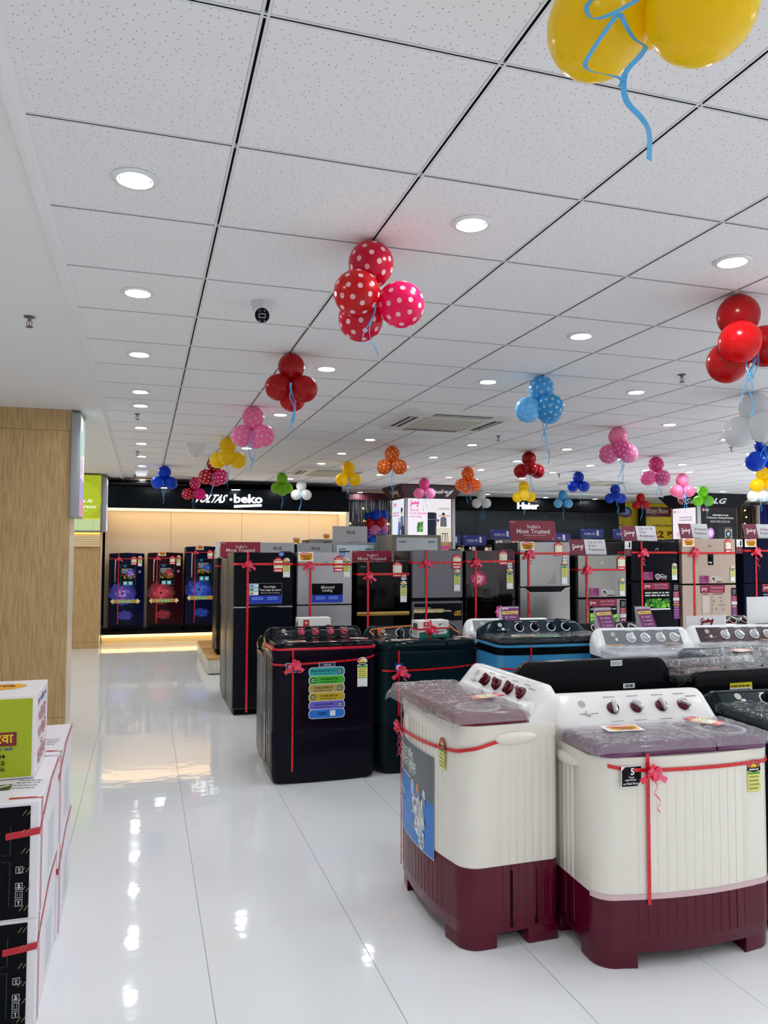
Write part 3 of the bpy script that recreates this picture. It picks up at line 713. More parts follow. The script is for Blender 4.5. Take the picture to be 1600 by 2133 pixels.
# ================================================================ REFRIGERATORS
class Face:
    """maps the drawing units used for one door front on to metres on that front"""
    def __init__(s, x0, x1, w, u1, z1, u2, z2, y):
        s.x0, s.k, s.w = x0, w / (x1 - x0), w; s.u1, s.z1, s.kz = u1, z1, (z2 - z1) / (u2 - u1); s.y = y
    def X(s, u): return (u - s.x0) * s.k - s.w / 2
    def Z(s, u): return s.z1 + (u - s.u1) * s.kz
    def unx(s, u): return u * s.k
    def unz(s, u): return u * s.kz
DARKCAB = M('#15161a', .38); GASK = M('#08090b', .6)
def fridge(label, x, y, w, d, h, split, dm, cm=DARKCAB, rz=0., door2=None, gap=.012, handle=None, group=None, hinge=True, base=.07, crown=0., back=False, z=0.):
    t = thing('refrigerator', label, 'refrigerator', (x, y, z), rz, group)
    b = MB(); b.box(-w / 2, w / 2, -d / 2 + .062, d / 2, .03, h - .006, cm, .006); b.build('cabinet', t)
    b = MB(); b.box(-w / 2 + .02, w / 2 - .02, -d / 2 + .05, d / 2 - .06, 0, .045, GASK); b.build('plinth', t)
    def door(name, z0, z1, mat, top=0.):
        b = MB(); rs = []
        pl = [(-w / 2, .055), (-w / 2, .012), (-w / 2 + .004, .003), (-w / 2 + .014, 0), (0, -.004), (w / 2 - .014, 0), (w / 2 - .004, .003), (w / 2, .012), (w / 2, .055)]
        if top:
            for q in (0, 1):
                pass
        n = 8
        for zz, ins in ((z0, .004), (z0 + .004, 0), (z1 - .004, 0), (z1, .004)):
            r = []
            for px, py in pl:
                up = top * (1 - (2 * px / w) ** 2) if zz > z1 - .01 else 0
                r.append((px * (1 - ins / w * 2), -d / 2 + py + ins, zz + up))
            rs.append(r)
        b.rings(rs, mat); return b.build(name, t, ang=25)
    if split: door('freezer_door', split + gap / 2, h, dm, crown); door('main_door', base, split - gap / 2, door2 or dm)
    else: door('door', base, h, dm, crown)
    if hinge:
        b = MB(); b.box(w / 2 - .11, w / 2 - .02, -d / 2 + .01, -d / 2 + .12, h - .006, h + .014, M('#2b2d31', .5), .005); b.build('hinge_cover', t)
    b = MB()
    for s in (-1, 1): b.lathe([(.018, 0), (.02, .004), (.02, .03)], GASK, 10, Tm(s * (w / 2 - .06), -d / 2 + .09, 0))
    b.build('levelling_feet', t)
    if back:
        b = MB(); b.box(-w / 2 + .05, w / 2 - .05, d / 2 - .001, d / 2 + .006, .35, h - .04, M(back, .3, .1), .004); bp = b.build('rear_panel', t)
        b = MB()
        for s in (-1, 1): b.box(s * w * .3 - .05, s * w * .3 + .05, d / 2 + .0055, d / 2 + .009, h - .10, h - .085, M('#6f757b', .5), .002)
        b.build('spacer', bp)
        b = MB(); b.box(-w / 2 + .08, w / 2 - .08, d / 2 - .05, d / 2 + .03, .05, .3, M('#101114', .6), .01); b.build('compressor_cover', t)
    return t
def ribbon_cross(t, F, d, w, h, ux, uz, wd=.022, z0=.03, top=True):
    b = MB(); x, z = F.X(ux), F.Z(uz); y = F.y - .0045
    pts = [(x, y, z0), (x, y - .001, z), (x, y, h + .004)]
    if top: pts += [(x, -d / 2 + .1, h + .006), (x, -d / 2 + .3, h + .004)]
    b.strip(pts, [Vector((wd / 2, 0, 0))] * len(pts), RED)
    e = w / 2 + .002
    pts = [(-e, -d / 2 + .25, z), (-e, -d / 2 + .01, z), (-e + .012, y, z), (0, y - .003, z), (e - .012, y, z), (e, -d / 2 + .01, z), (e, -d / 2 + .25, z)]
    b.strip(pts, [Vector((0, 0, wd / 2))] * len(pts), RED)
    b.build('ribbon', t, ang=50)
def flower(d, cx, cz, R, pal, n=9, layers=4, kz=1., seed=0):
    r = random.Random(seed)
    for L in range(layers):
        q = R * (1 - L * .22)
        for k in range(n - L):
            a = 2 * PI * k / (n - L) + L * .5 + r.uniform(-.12, .12); w = q * r.uniform(.30, .40); P = []
            for i in range(10):
                t = 2 * PI * i / 10; u = q * .55 + q * .45 * math.cos(t); v = w * math.sin(t)
                P.append((cx + u * math.cos(a) - v * math.sin(a), cz + kz * (u * math.sin(a) + v * math.cos(a))))
            d.put(P, [tuple(range(10))], pal[min(len(pal) - 1, int(L / layers * len(pal)) + k % 2)], .5)
            d.stroke([(cx + q * .25 * math.cos(a), cz + kz * q * .25 * math.sin(a)), (cx + q * .9 * math.cos(a + .12), cz + kz * q * .9 * math.sin(a + .12))], R * abs(d.fz(1) - d.fz(0)) * .03, pal[min(len(pal) - 1, int(L / layers * len(pal)) + 1)], 2, lift=.2)
    d.ell(cx, cz, R * .1, R * .1 * kz, pal[0], 10)
def leaves(d, x0, z0, x1, z1, cols, n, seed, s=.35):
    r = random.Random(seed); w = x1 - x0; h = z1 - z0
    for k in range(n):
        cx = x0 + w * r.random(); cz = z0 + h * r.random() ; a = r.uniform(0, 2 * PI); q = min(abs(w), abs(h)) * s * r.uniform(.6, 1.2); P = []
        for i in range(10):
            t = 2 * PI * i / 10; u = q * math.cos(t); v = q * .45 * math.sin(t) * (1 - .3 * math.cos(t))
            P.append((min(max(cx + u * math.cos(a) - v * math.sin(a), min(x0, x1)), max(x0, x1)), min(max(cz + u * math.sin(a) + v * math.cos(a), min(z0, z1)), max(z0, z1))))
        d.put(P, [tuple(range(10))], cols[k % len(cols)], .4)

YF, FD = 7.4, .62           # front line and depth of the front row
def place(label, x0, x1, ut, zt, um, zm, xl, xr, mat, **k):
    """x0,x1,ut,um: drawing limits of the door front; zt, zm: heights of its top and of its split"""
    w = xr - xl; t = fridge(label, (xl + xr) / 2, YF + FD / 2, w, FD, zt, zm, mat, **k)
    return t, Face(x0, x1, w, ut, zt, um, zm, -FD / 2 - .0045), w
navy = m_brushed('#10131c', .22, .5); silver = m_brushed('#a3a2a6', .3, .7); blackg = M('#08090c', .06, 0, .5, coat=.6)
# 1: dark inox double door
t, F, w = place('dark blue-black double-door fridge at the left end of the front row', 488, 611, 1151, 1.53, 1262, 1.023, .814, 1.378, navy, cm=M('#5d5b56', .35, .55))
b = MB(); b.box(-w / 2 + .003, w / 2 - .003, -FD / 2 - .002, -FD / 2 + .02, 1.007, 1.016, M('#d8dcdf', .2, .9), .002); b.build('handle_edge', t)
ribbon_cross(t, F, FD, w, 1.53, 516, 1175); bow(t, F.X(517), F.y - .012, F.Z(1175), .07, 1, 1, .8)
d = Dec(F.y - .001, F.X, F.Z); d.poly([(580, 1149.5), (591, 1149.5), (591, 1157), (585.5, 1160), (580, 1157)], '#1c4fae'); d.lines(581.5, 1157, 589.5, 1151.5, 3, '#dfe8f8', 1); d.build('warranty_badge', t)
price_tag(t, F, 569, 1161, 589, 1192); energy_label(t, F, 589.5, 1162, 604, 1203, 2)
d = Dec(F.y - .001, F.X, F.Z); d.rect(518, 1257.5, 587.5, 1215, '#8c9099'); d.rect(518.6, 1257, 587, 1215.6, '#0a0b0d'); d.rect(518.6, 1257, 587, 1240, '#1737b4')
for k, (c, e) in enumerate([('#bfe0f2', '#5c86b4'), ('#a6dcd8', '#3f7f70'), ('#e8f0f4', '#b06a50')]):
    z = 1216 + k * 8; d.rect(519.5, z + 7.4, 538.5, z, c); d.rect(521, z + 6, 528, z + 2, e); d.rect(530, z + 5, 537, z + 3, '#ffffff')
d.text('One fridge.', 549, 1226, 575, 1220, '#f4f4f4', .005); d.text('Two ways to store', 540.5, 1232.5, 585, 1226.5, '#f4f4f4', .01); d.text('with 5-in-1 Smart Conversion', 543, 1236.5, 583, 1233, '#cfcfd6')
d.lines(526, 1250, 548, 1243, 2, '#8fb4ff', 2); d.lines(557, 1250, 578, 1243, 2, '#8fb4ff', 3); d.build('feature_sticker', t)
# 2: silver double door
t, F, w = place('silver double-door fridge with an All-around Cooling sticker and offer card', 620, 734, 1150, 1.536, 1260, 1.022, 1.42, 1.967, m_brushed('#b2aeb2', .25, .6))
ribbon_cross(t, F, FD, w, 1.536, 646, 1176); bow(t, F.X(643), F.y - .012, F.Z(1177), .07, 2, 2, 1.2)
d = Dec(F.y - .008, F.X, F.Z); offer_card(d, 620.5, 1169.5, 652, 1150); d.build('offer_card', t)
d = Dec(F.y - .001, F.X, F.Z); d.poly([(708, 1150), (718, 1150), (718, 1157), (713, 1160), (708, 1157)], '#1c4fae'); d.lines(709.5, 1157, 716.5, 1151.5, 3, '#dfe8f8', 1); d.build('warranty_badge', t)
d = Dec(F.y - .0006, F.X, F.Z); d.text('SAMSUNG', 673, 1172.4, 683, 1170.4, '#2a2b2e'); d.build('wordmark', t)
price_tag(t, F, 695, 1158, 715, 1191); energy_label(t, F, 715.5, 1162, 729, 1203, 2)
d = Dec(F.y - .001, F.X, F.Z); d.rect(649, 1255.5, 714.5, 1215, '#9a9ea8'); d.rect(649.6, 1255, 714, 1215.6, '#0a0b0d'); d.rect(649.6, 1255, 714, 1239, '#1737b4')
d.text('All-around', 668, 1226, 696, 1220, '#f4f4f4', .005); d.text('Cooling', 671, 1234, 692, 1227, '#f4f4f4', .005); d.lines(658, 1249, 677, 1242, 2, '#8fb4ff', 2); d.lines(684, 1249, 704, 1242, 2, '#8fb4ff', 3); d.build('feature_sticker', t)
# 3: glossy black with gold grip
t, F, w = place('glossy black double-door fridge with a gold grip bar across the front', 744, 853, 1171, 1.437, 1278, .925, 2.017, 2.565, blackg)
b = MB(); b.box(-w / 2 + .002, w / 2 - .002, -FD / 2 - .006, -FD / 2 + .03, F.Z(1282), F.Z(1274), M('#b8924e', .3, .7), .003); b.build('grip_bar', t)
ribbon_cross(t, F, FD, w, 1.437, 766, 1196); bow(t, F.X(768), F.y - .012, F.Z(1198), .07, 3, 1, .9)
d = Dec(F.y - .0006, F.X, F.Z); r_ = random.Random(4)
for k in range(9):
    a = r_.uniform(2.6, 4.6) if k < 6 else r_.uniform(0, 2.4); cx, cz = 812, 1232
    d.stroke([(cx - 3, cz - 3), (cx + 14 * math.cos(a), cz + 14 * math.sin(a) * .8), (cx + 34 * math.cos(a + .3), cz + 32 * math.sin(a + .3))], .0011, '#24272d', 4)
d.build('etched_flower', t)
d = Dec(F.y - .0006, F.X, F.Z); round_logo(d, 752.5, 1180, 1.8, -1.8, '#6c6f76', '#0a0a0c'); d.text('LG', 755.5, 1181.6, 760.5, 1178.4, '#8c8f96', .02); d.build('wordmark', t)
price_tag(t, F, 817, 1170, 837, 1202)
def ten(t, F, x0, yt, x1, yb):
    d = Dec(F.y - .001, F.X, F.Z); d.rect(x0, yb, x1, yt, '#eceef0'); d.text('10', x0 + (x1 - x0) * .12, yt + (yb - yt) * .78, x1 - (x1 - x0) * .1, yt + (yb - yt) * .22, '#15161a', .02); d.build('ten_year_sticker', t)
ten(t, F, 835.5, 1198, 846, 1208); energy_label(t, F, 833.5, 1210, 847, 1255, 3)
# 4: grey
t, F, w = place('plain grey double-door fridge with an energy efficient panel on its lower door', 859, 964, 1146, 1.558, 1249, 1.055, 2.596, 3.148, m_brushed('#75727a', .35, .35), gap=.035)
ribbon_cross(t, F, FD, w, 1.558, 887, 1172); bow(t, F.X(887), F.y - .012, F.Z(1173), .075, 4, 1, 1.7)
price_tag(t, F, 941.5, 1154, 960, 1185); energy_label(t, F, 945, 1186, 958, 1232, 3)
d = Dec(F.y - .001, F.X, F.Z); d.rect(861, 1294, 963, 1255, '#5d6066'); d.rect(862, 1293, 962, 1257, '#101215'); d.rect(862, 1276, 923, 1268, '#b39a68')
d.text('Smart Inverter Compressor', 862.5, 1268, 897, 1263.5, '#e0e0e0'); d.text('Energy Efficient. Less Noise.', 862.5, 1276, 940, 1270, '#f4ecd6', .01)
leaves(d, 942, 1283, 961, 1273, ['#d83018', '#e8b010', '#4fb82c', '#e06018', '#82c83c'], 16, 3, .3); d.build('feature_sticker', t)
# 5: purple black with a peony
def m_plum():
    m, nt, b = nmat('plum_glass'); L = nt.links.new
    tc = N(nt, 'ShaderNodeTexCoord'); sx = N(nt, 'ShaderNodeSeparateXYZ'); L(tc.outputs['Object'], sx.inputs[0])
    a = N(nt, 'ShaderNodeMath', operation='MULTIPLY_ADD'); a.inputs[1].default_value = .9; a.inputs[2].default_value = -.95; L(sx.outputs['Z'], a.inputs[0])
    c = N(nt, 'ShaderNodeMath', operation='ADD'); L(a.outputs[0], c.inputs[0]); L(sx.outputs['X'], c.inputs[1])
    r = N(nt, 'ShaderNodeValToRGB'); r.color_ramp.elements[0].position = .25; r.color_ramp.elements[0].color = lin('#0b0508'); r.color_ramp.elements[1].position = .75; r.color_ramp.elements[1].color = lin('#5a1140')
    L(c.outputs[0], r.inputs[0]); L(r.outputs[0], b.inputs['Base Color']); b.inputs['Roughness'].default_value = .07; b.inputs['Coat Weight'].default_value = .5
    return m
t, F, w = place('plum black double-door fridge printed with pink peony flowers', 970, 1073, 1147, 1.555, 1250, 1.05, 3.18, 3.746, m_plum())
d = Dec(F.y - .0005, F.X, F.Z)
leaves(d, 982, 1245, 1012, 1222, ['#2a3410', '#3d4618', '#1d260c'], 7, 5, .3)
d.build('leaf_print', t)
d = Dec(F.y - .0012, F.X, F.Z); flower(d, 996, 1207, 19, ['#7a1440', '#a82258', '#d24c84', '#e878a4', '#f6aac0', '#f8ccb4'], 9, 4, 1.0, 2); d.build('peony_print', t); d = Dec(F.y - .0006, F.X, F.Z); flower(d, 1041, 1277, 12, ['#8a1850', '#d24c94', '#f088b8'], 8, 3, 1.2, 3); d.build('peony_print', t)
ribbon_cross(t, F, FD, w, 1.555, 990, 1170); bow(t, F.X(990), F.y - .012, F.Z(1171), .075, 5, 1, .7)
price_tag(t, F, 1038, 1146, 1056, 1177); ten(t, F, 1056.5, 1173, 1066, 1183); energy_label(t, F, 1054.5, 1184, 1068, 1229, 3)
# 6: brushed steel with a shaped grip
t, F, w = place('brushed steel double-door fridge under the large maroon card', 1083, 1187, 1129, 1.649, 1223, 1.168, 3.802, 4.401, m_brushed('#aeacab', .24, .85))
b = MB(); zt, zb = F.Z(1222), F.Z(1233); yy = F.y
b.rings([[(F.X(u), yy - q, zz) for u, zz in ((1084, zt), (1093, zt - .006), (1101, zb), (1166, zb), (1176, zt - .006), (1186, zt))] for q in (.0, .006)], M('#121316', .5)); b.build('grip_recess', t, smooth=False)
b = MB(); b.tube([(F.X(u), yy - .006, F.Z(v)) for u, v in ((1085, 1224), (1092, 1226), (1101, 1234), (1135, 1234.5), (1166, 1234), (1176, 1226), (1186, 1224))], .005, M('#c8c8ca', .2, .9), 8); b.build('handle', t)
ribbon_cross(t, F, FD, w, 1.649, 1100, 1153); bow(t, F.X(1101), F.y - .012, F.Z(1153), .08, 6, 1, 1.2)
d = Dec(F.y - .008, F.X, F.Z); offer_card(d, 1083, 1146.5, 1111, 1128.5); d.build('offer_card', t)
price_tag(t, F, 1154, 1129, 1171, 1158); ten(t, F, 1171.5, 1158, 1180.5, 1167); energy_label(t, F, 1168.5, 1168, 1180.5, 1218, 3)
d = Dec(F.y - .0008, F.X, F.Z); d.put([(1137, 1216), (1158, 1217), (1155, 1190), (1150, 1203)], [(0, 1, 2, 3)], m_film()); d.build('loose_film', t)
# 7-10: the maroon-branded group
MAR = '#7d123c'
def shield(d, x0, yt, x1, yb, dark=True):
    w = x1 - x0; h = yb - yt; c = '#e8e8ea'; m = x0 + w * .22
    P = [(x0, yt + h * .2), (m, yt), (x0 + w * .44, yt + h * .2), (x0 + w * .42, yt + h * .65), (m, yb), (x0 + w * .03, yt + h * .65)]
    d.poly(P, c); q = [(m + (a - m) * .72, yt + h * .5 + (b_ - yt - h * .5) * .72) for a, b_ in P]; d.poly(q, '#4a1226'); d.stroke([(x0 + w * .12, yt + h * .68), (x0 + w * .34, yt + h * .3)], .004, c, 1, False)
    d.text('Nano Shield', x0 + w * .46, yt + h * .52, x1, yt + h * .28, c, .02); d.text('Technology', x0 + w * .46, yt + h * .8, x1, yt + h * .56, c, .02); d.rect(x0 + w * .5, yb, x1, yt + h * .86, '#6a1838'); d.lines(x0 + w * .48, yt + h * .2, x0 + w * .75, yt + h * .05, 1, c, 2)
def plum_square(t, F, x0, yt, x1, yb):
    d = Dec(F.y - .001, F.X, F.Z); h = yb - yt; w = x1 - x0; d.rect(x0, yb, x1, yt, '#7e1458')
    for k, (s, e) in enumerate((('95%+', .5), ('Food', .45), ('Surface', .65), ('Disinfection', .92))): d.text(s, x0 + w * .06, yt + h * (.24 + .235 * k), x0 + w * e, yt + h * (.08 + .235 * k), '#d98fc0')
    d.build('disinfection_sticker', t)
def header(d, x0, yt, x1, yb, big, small, lo=.36):
    w = x1 - x0; h = yb - yt; d.rect(x0, yb, x1, yt, '#8c1238'); script_logo(d, x0 + w * .06, yb - h * .25, x0 + w * .26, yt + h * .25, '#f6f0f2', .0035)
    d.text(big, x0 + w * (lo + .06), yt + h * .5, x1 - w * .08, yt + h * .16, '#e6b0c4', .004); d.text(small, x0 + w * (lo + .06), yt + h * .86, x1 - w * .1, yt + h * .58, '#d692ac')
def side_stack(t, F, x0, x1, y, items):
    d = Dec(F.y - .001, F.X, F.Z)
    for k, (c, h) in enumerate(items):
        xo = x0 if c != '#15171c' else x0
        d.rect(xo, y + h, x1, y, c)
        if c == '#15171c': d.lines(x0 + 2, y + h - 2, x1 - 2, y + 3, 3, '#9aa0aa', k)
        elif c == '#8c1238': d.text('1 Year', x0 + 1, y + h * .35, x1 - 3, y + h * .1, '#f4dce4'); d.lines(x0 + 1, y + h - 1, x1 - 2, y + h * .45, 3, '#d88aa4', k)
        elif c == '#7e1444': script_logo(d, x0 + 2, y + min(h, 10) - 2, x1 - 2, y + 1.5, '#f6f0f2', .0035)
        elif c == '#e8e8ea': d.lines(x0 + 1, y + h - 2, x1 - 1, y + 2, 1, '#999aa0', k)
        elif c == '#661058': d.lines(x0 + 2, y + h - 1, x1 - 2, y + 1, 5, '#b78ad0', k, .35)
        else: d.lines(x0 + 1, y + h - .6, x1 - 1, y + .6, 1, '#8a5a10', k)
        y += h + .4
    d.build('feature_strip', t)
def monogram(t, F, cx, cz, s, c):
    d = Dec(F.y - .0006, F.X, F.Z); d.stroke([(cx - s, cz + s * .9), (cx - s * .7, cz - s * .2), (cx, cz - s * .8), (cx + s * .4, cz - s * .2)], .006, c, 5); d.stroke([(cx + s * .2, cz + s * .3), (cx + s, cz - s * .7), (cx + s * .6, cz + s)], .006, c, 5); d.build('emblem', t)
t, F, w = place('silver double-door fridge under the Up to 24 Days card', 1204, 1304, 1157, 1.507, 1246, 1.04, 4.5, 5.104, m_brushed('#a39f9a', .24, .8), gap=.02)
ribbon_cross(t, F, FD, w, 1.507, 1221, 1187); bow(t, F.X(1222), F.y - .012, F.Z(1187), .08, 7, 2, 1.9)
price_tag(t, F, 1285, 1158, 1301.5, 1188); energy_label(t, F, 1289, 1205, 1300, 1242, 3); monogram(t, F, 1253, 1173, 3, '#d8d4ce'); plum_square(t, F, 1226, 1225, 1246, 1242)
d = Dec(F.y - .001, F.X, F.Z); shield(d, 1252, 1227, 1278, 1241.5); d.build('shield_sticker', t)
d = Dec(F.y - .001, F.X, F.Z); d.rect(1226, 1306, 1283, 1248, '#0c120c'); header(d, 1224, 1248, 1283, 1263, 'Up to 24 days', 'of farm freshness'); d.lines(1228, 1271, 1281, 1266, 1, '#cfd3d0', 2)
leaves(d, 1227, 1304, 1282.5, 1276, ['#2c8a10', '#66c41c', '#8fe02c', '#1f6a0a', '#b8ec60'], 60, 6, .24); d.rect(1226, 1308, 1283, 1304, '#dfe6da'); d.build('freshness_poster', t)
side_stack(t, F, 1290, 1302, 1250, [('#15171c', 16), ('#8c1238', 13), ('#e8e8ea', 7), ('#7e1444', 9), ('#e0a83c', 2.5), ('#661058', 9)])
t, F, w = place('black double-door fridge under the Up to 30 Days card with a lettuce poster', 1314, 1411, 1129, 1.658, 1212, 1.212, 5.168, 5.782, m_brushed('#12141b', .25, .4), gap=.02)
ribbon_cross(t, F, FD, w, 1.658, 1335, 1151); bow(t, F.X(1337), F.y - .012, F.Z(1151), .085, 8, 2, 1.6)
energy_label(t, F, 1398, 1173, 1409, 1208.5, 3); monogram(t, F, 1367, 1144, 3, '#9a9aa0'); plum_square(t, F, 1338, 1191, 1358, 1208)
d = Dec(F.y - .001, F.X, F.Z); shield(d, 1363, 1195, 1387, 1208.5); d.build('shield_sticker', t)
d = Dec(F.y - .001, F.X, F.Z); d.rect(1340, 1270, 1393, 1214, '#0a100b'); header(d, 1338, 1214, 1392, 1228, 'Up to 30 days', 'of farm freshness'); d.lines(1341, 1243, 1391, 1232, 2, '#cfd3d0', 2)
leaves(d, 1341, 1266, 1392.5, 1247, ['#1c6a0a', '#3aa414', '#66c824', '#12480a', '#92dc44', '#2a8410'], 90, 8, .24); d.rect(1340, 1270, 1393, 1267, '#e8ece6'); d.build('freshness_poster', t)
side_stack(t, F, 1400, 1412.5, 1216, [('#15171c', 16), ('#8c1238', 13), ('#e8e8ea', 6), ('#7e1444', 7), ('#e0a83c', 2.5), ('#661058', 28)])
t, F, w = place('champagne double-door fridge with a small black display in the upper door', 1420, 1532, 1122, 1.70, 1217, 1.177, 5.841, 6.587, m_brushed('#c2ab9c', .3, .5), gap=.018)
ribbon_cross(t, F, FD, w, 1.70, 1444, 1152); bow(t, F.X(1444), F.y - .012, F.Z(1150), .09, 9, 1, 1.0)
d = Dec(F.y - .008, F.X, F.Z); offer_card(d, 1420.5, 1138.5, 1444.5, 1122); d.build('offer_card', t)
price_tag(t, F, 1509, 1123, 1522, 1151); energy_label(t, F, 1519, 1178, 1528.5, 1212, 3); monogram(t, F, 1476, 1138, 3, '#3a3430')
b = MB(); b.box(F.X(1472.5), F.X(1484), F.y - .004, F.y + .01, F.Z(1177), F.Z(1154), M('#0a0b0e', .1), .003); p = b.build('display', t)
d = Dec(F.y - .0045, F.X, F.Z); d.stroke([(1473.5, 1173), (1476, 1170), (1478, 1173), (1480, 1170), (1479, 1174)], .008, '#e8eaee', 4); d.build('display_symbol', p)
plum_square(t, F, 1455, 1199, 1474, 1215)
d = Dec(F.y - .001, F.X, F.Z); shield(d, 1479, 1200, 1501, 1213); d.build('shield_sticker', t)
d = Dec(F.y - .001, F.X, F.Z); header(d, 1456, 1219, 1507, 1235, 'AI powered', 'freshness'); d.build('freshness_header', t)
d = Dec(F.y - .0008, F.X, F.Z)
for x0, x1 in ((1459, 1477), (1479, 1507)):
    d.rect(x0, 1282, x1, 1236, '#b9a596'); d.rect(x0 + 2, 1238.5, x1 - 4, 1236.5, '#6d1438')
d.lines(1461, 1276, 1474, 1241, 9, '#e4dcd4', 3); r_ = random.Random(5)
for a, c in ((1497, 1244), (1484, 1252), (1498, 1252), (1496, 1260), (1502, 1260), (1488, 1269), (1503, 1269)): d.ell(a, c, 2, -2, '#4a433c', 8); d.ell(a, c, 1, -1, '#d8c070' if c == 1252 else '#c9bcb0', 6)
for c in (1243, 1252, 1260, 1269): d.rect(1480.3, c + 2, 1481.2, c - 2, '#4a433c')
d.build('feature_decal', t)
side_stack(t, F, 1521, 1532, 1225, [('#15171c', 16), ('#8c1238', 12), ('#e8e8ea', 6), ('#7e1444', 8), ('#661058', 20)])
t, F, w = place('dark navy double-door fridge at the right end of the front row', 1550, 1654, 1122, 1.708, 1217, 1.18, 6.70, 7.43, M('#10142a', .16, 0, .5, coat=.4))
ribbon_cross(t, F, FD, w, 1.708, 1574, 1148); bow(t, F.X(1573), F.y - .012, F.Z(1149), .09, 10, 1, 2.2)
d = Dec(F.y - .008, F.X, F.Z); offer_card(d, 1551.5, 1140, 1575, 1123.5); d.build('offer_card', t)
d = Dec(F.y - .001, F.X, F.Z); header(d, 1586, 1218, 1640, 1235, 'AI powered', 'freshness'); d.lines(1588, 1252, 1636, 1238, 3, '#8b90a8', 2); d.build('freshness_header', t)
price_tag(t, F, 1630, 1124, 1645, 1152)
def one_card(label, x, y, z, w, h):
    o = Dec(0); o.rect(-w / 2, 0, w / 2, h * .48, '#6d1238'); o.rect(-w / 2, h * .48, w / 2, h, '#ecebea'); o.text('1', w * .08, h * .55, w * .32, h * .92, '#15161a', .03); o.text('No.', -w * .34, h * .6, 0, h * .74, '#44464c'); o.ell(0, h * .25, w * .16, w * .2, '#8a6a28', 14)
    ob = o.build('number_one_card', None); ob.location = (x, y, z); b = MB(); b.box(-w / 2, w / 2, .0004, .004, 0, h, M('#f0f0f0')); b.build('backing', ob); tag(ob, label, 'card')

# ---- the row standing back to back behind it, and others beyond
fridge('grey-sided fridge back to back with the dark blue-black one', 1.10, 8.34, .58, .58, 1.47, .98, M('#1a1b20', .3), cm=M('#66635c', .35, .5), rz=PI, back='#2b2c30')
fridge('grey fridge behind the silver one carrying a grey card', 1.80, 8.36, .62, .58, 1.47, .98, silver, cm=M('#8b8a88', .35, .4), rz=PI, back='#8b9094')
fridge('fridge behind the black gold-gripped one under a maroon card', 2.50, 8.36, .60, .58, 1.385, .95, blackg, rz=PI, back='#2b2c30')
fridge('taupe-backed fridge peeking over the plain grey one', 3.08, 8.4, .56, .58, 1.53, 1.0, silver, cm=M('#8d857c', .4, .3), rz=PI, back='#8d857c')
fridge('dark fridge behind the gap left of the Up to 30 Days card', 5.62, 8.4, .62, .6, 1.70, 1.1, M('#20222b', .35), rz=PI, back='#23252d')
fridge('tall steel fridge with a pale back, left of the maroon pillar', 3.291, 9.56, .65, .72, 1.758, 1.2, silver, cm=m_brushed('#6f685f', .35, .6), rz=PI, back='#b3bbbe')
fridge('fridge with a pale blue-grey back under the topmost grey card', 2.70, 10.35, .61, .7, 1.665, 1.1, silver, cm=M('#86898a', .35, .5), rz=PI, back='#b9cad2')
fridge('black fridge with an offer card, beyond the two grey cards', 2.08, 10.42, .56, .62, 1.635, 1.1, M('#101318', .2))
fridge('silver fridge with an offer card farthest back by the cream wall', 2.60, 11.6, .5, .62, 1.72, 1.1, M('#8e8c88', .3, .5))
fridge('narrow black fridge with a steel handle on the pale plinth', 1.20, 10.44, .60, .6, 1.24, None, blackg, z=.21)
# ================================================================ LIT ALCOVE AT THE BACK LEFT
warm = M('#ffd59a', .5, emit=1.3); warm2 = M('#ffcf80', .5, emit=1.7)
ALC = (1.45, 13.6, 0)
shell = struct(thing('wall_alcove', 'cream panelled alcove wall lit warm from above', 'x', ALC)); del shell['category']
t = thing('sign_fascia', 'black fascia over the cream alcove with two glowing white names', 'sign', ALC)
slate = M('#0c1118', .35)
b = MB(); b.box(-2.1, 2.1, .02, .7, 2.255, 2.625, slate, .003); fa = b.build('fascia', t)
b = MB(); b.box(-2.1, -.75, .2, .7, 2.66, 2.70, M('#3a3027', .5)); b.build('upper_ledge', t, smooth=False)
b = MB(); b.box(-2.1, 2.1, .55, .7, 2.62, CZ - .02, M('#0b0d10', .6)); b.build('upper_board', t, smooth=False)
crm = M('#ece0cd', .55)
xs = [-2.1, -1.0, .25, 1.5, 2.06]
for k in range(4):
    b = MB(); b.box(xs[k] + .002, xs[k + 1] - .002, .66, .70, .2, 2.255, crm, .002, 1); b.build('back_panel', shell)
b = MB(); b.box(2.06, 2.12, .06, .7, 0, 2.262, M('#f0ece4', .5)); struct(b.build('trim_4', None, smooth=False, loc=ALC))
b = MB(); b.box(-2.1, 2.06, .03, .62, 2.240, 2.254, warm); b.build('upper_light_strip', t, smooth=False)
tf = t; t = thing('display_platform', 'low black platform edged with warm light under the three alcove fridges', 'platform', ALC)
b = MB(); b.box(-2.1, 2.06, 0, .655, .15, .2, M('#0d0e10', .4)); b.build('platform_top', t, smooth=False)
b = MB(); b.box(-2.1, 2.06, .10, .655, 0, .15, M('#e9d4a0', .5)); b.build('platform_riser', t, smooth=False)
b = MB(); b.box(-2.1, 2.06, .06, .098, .10, .148, warm2); b.build('lower_light_strip', t, smooth=False)
t = tf
glow = M('#ffffff', .5, emit=1.8)
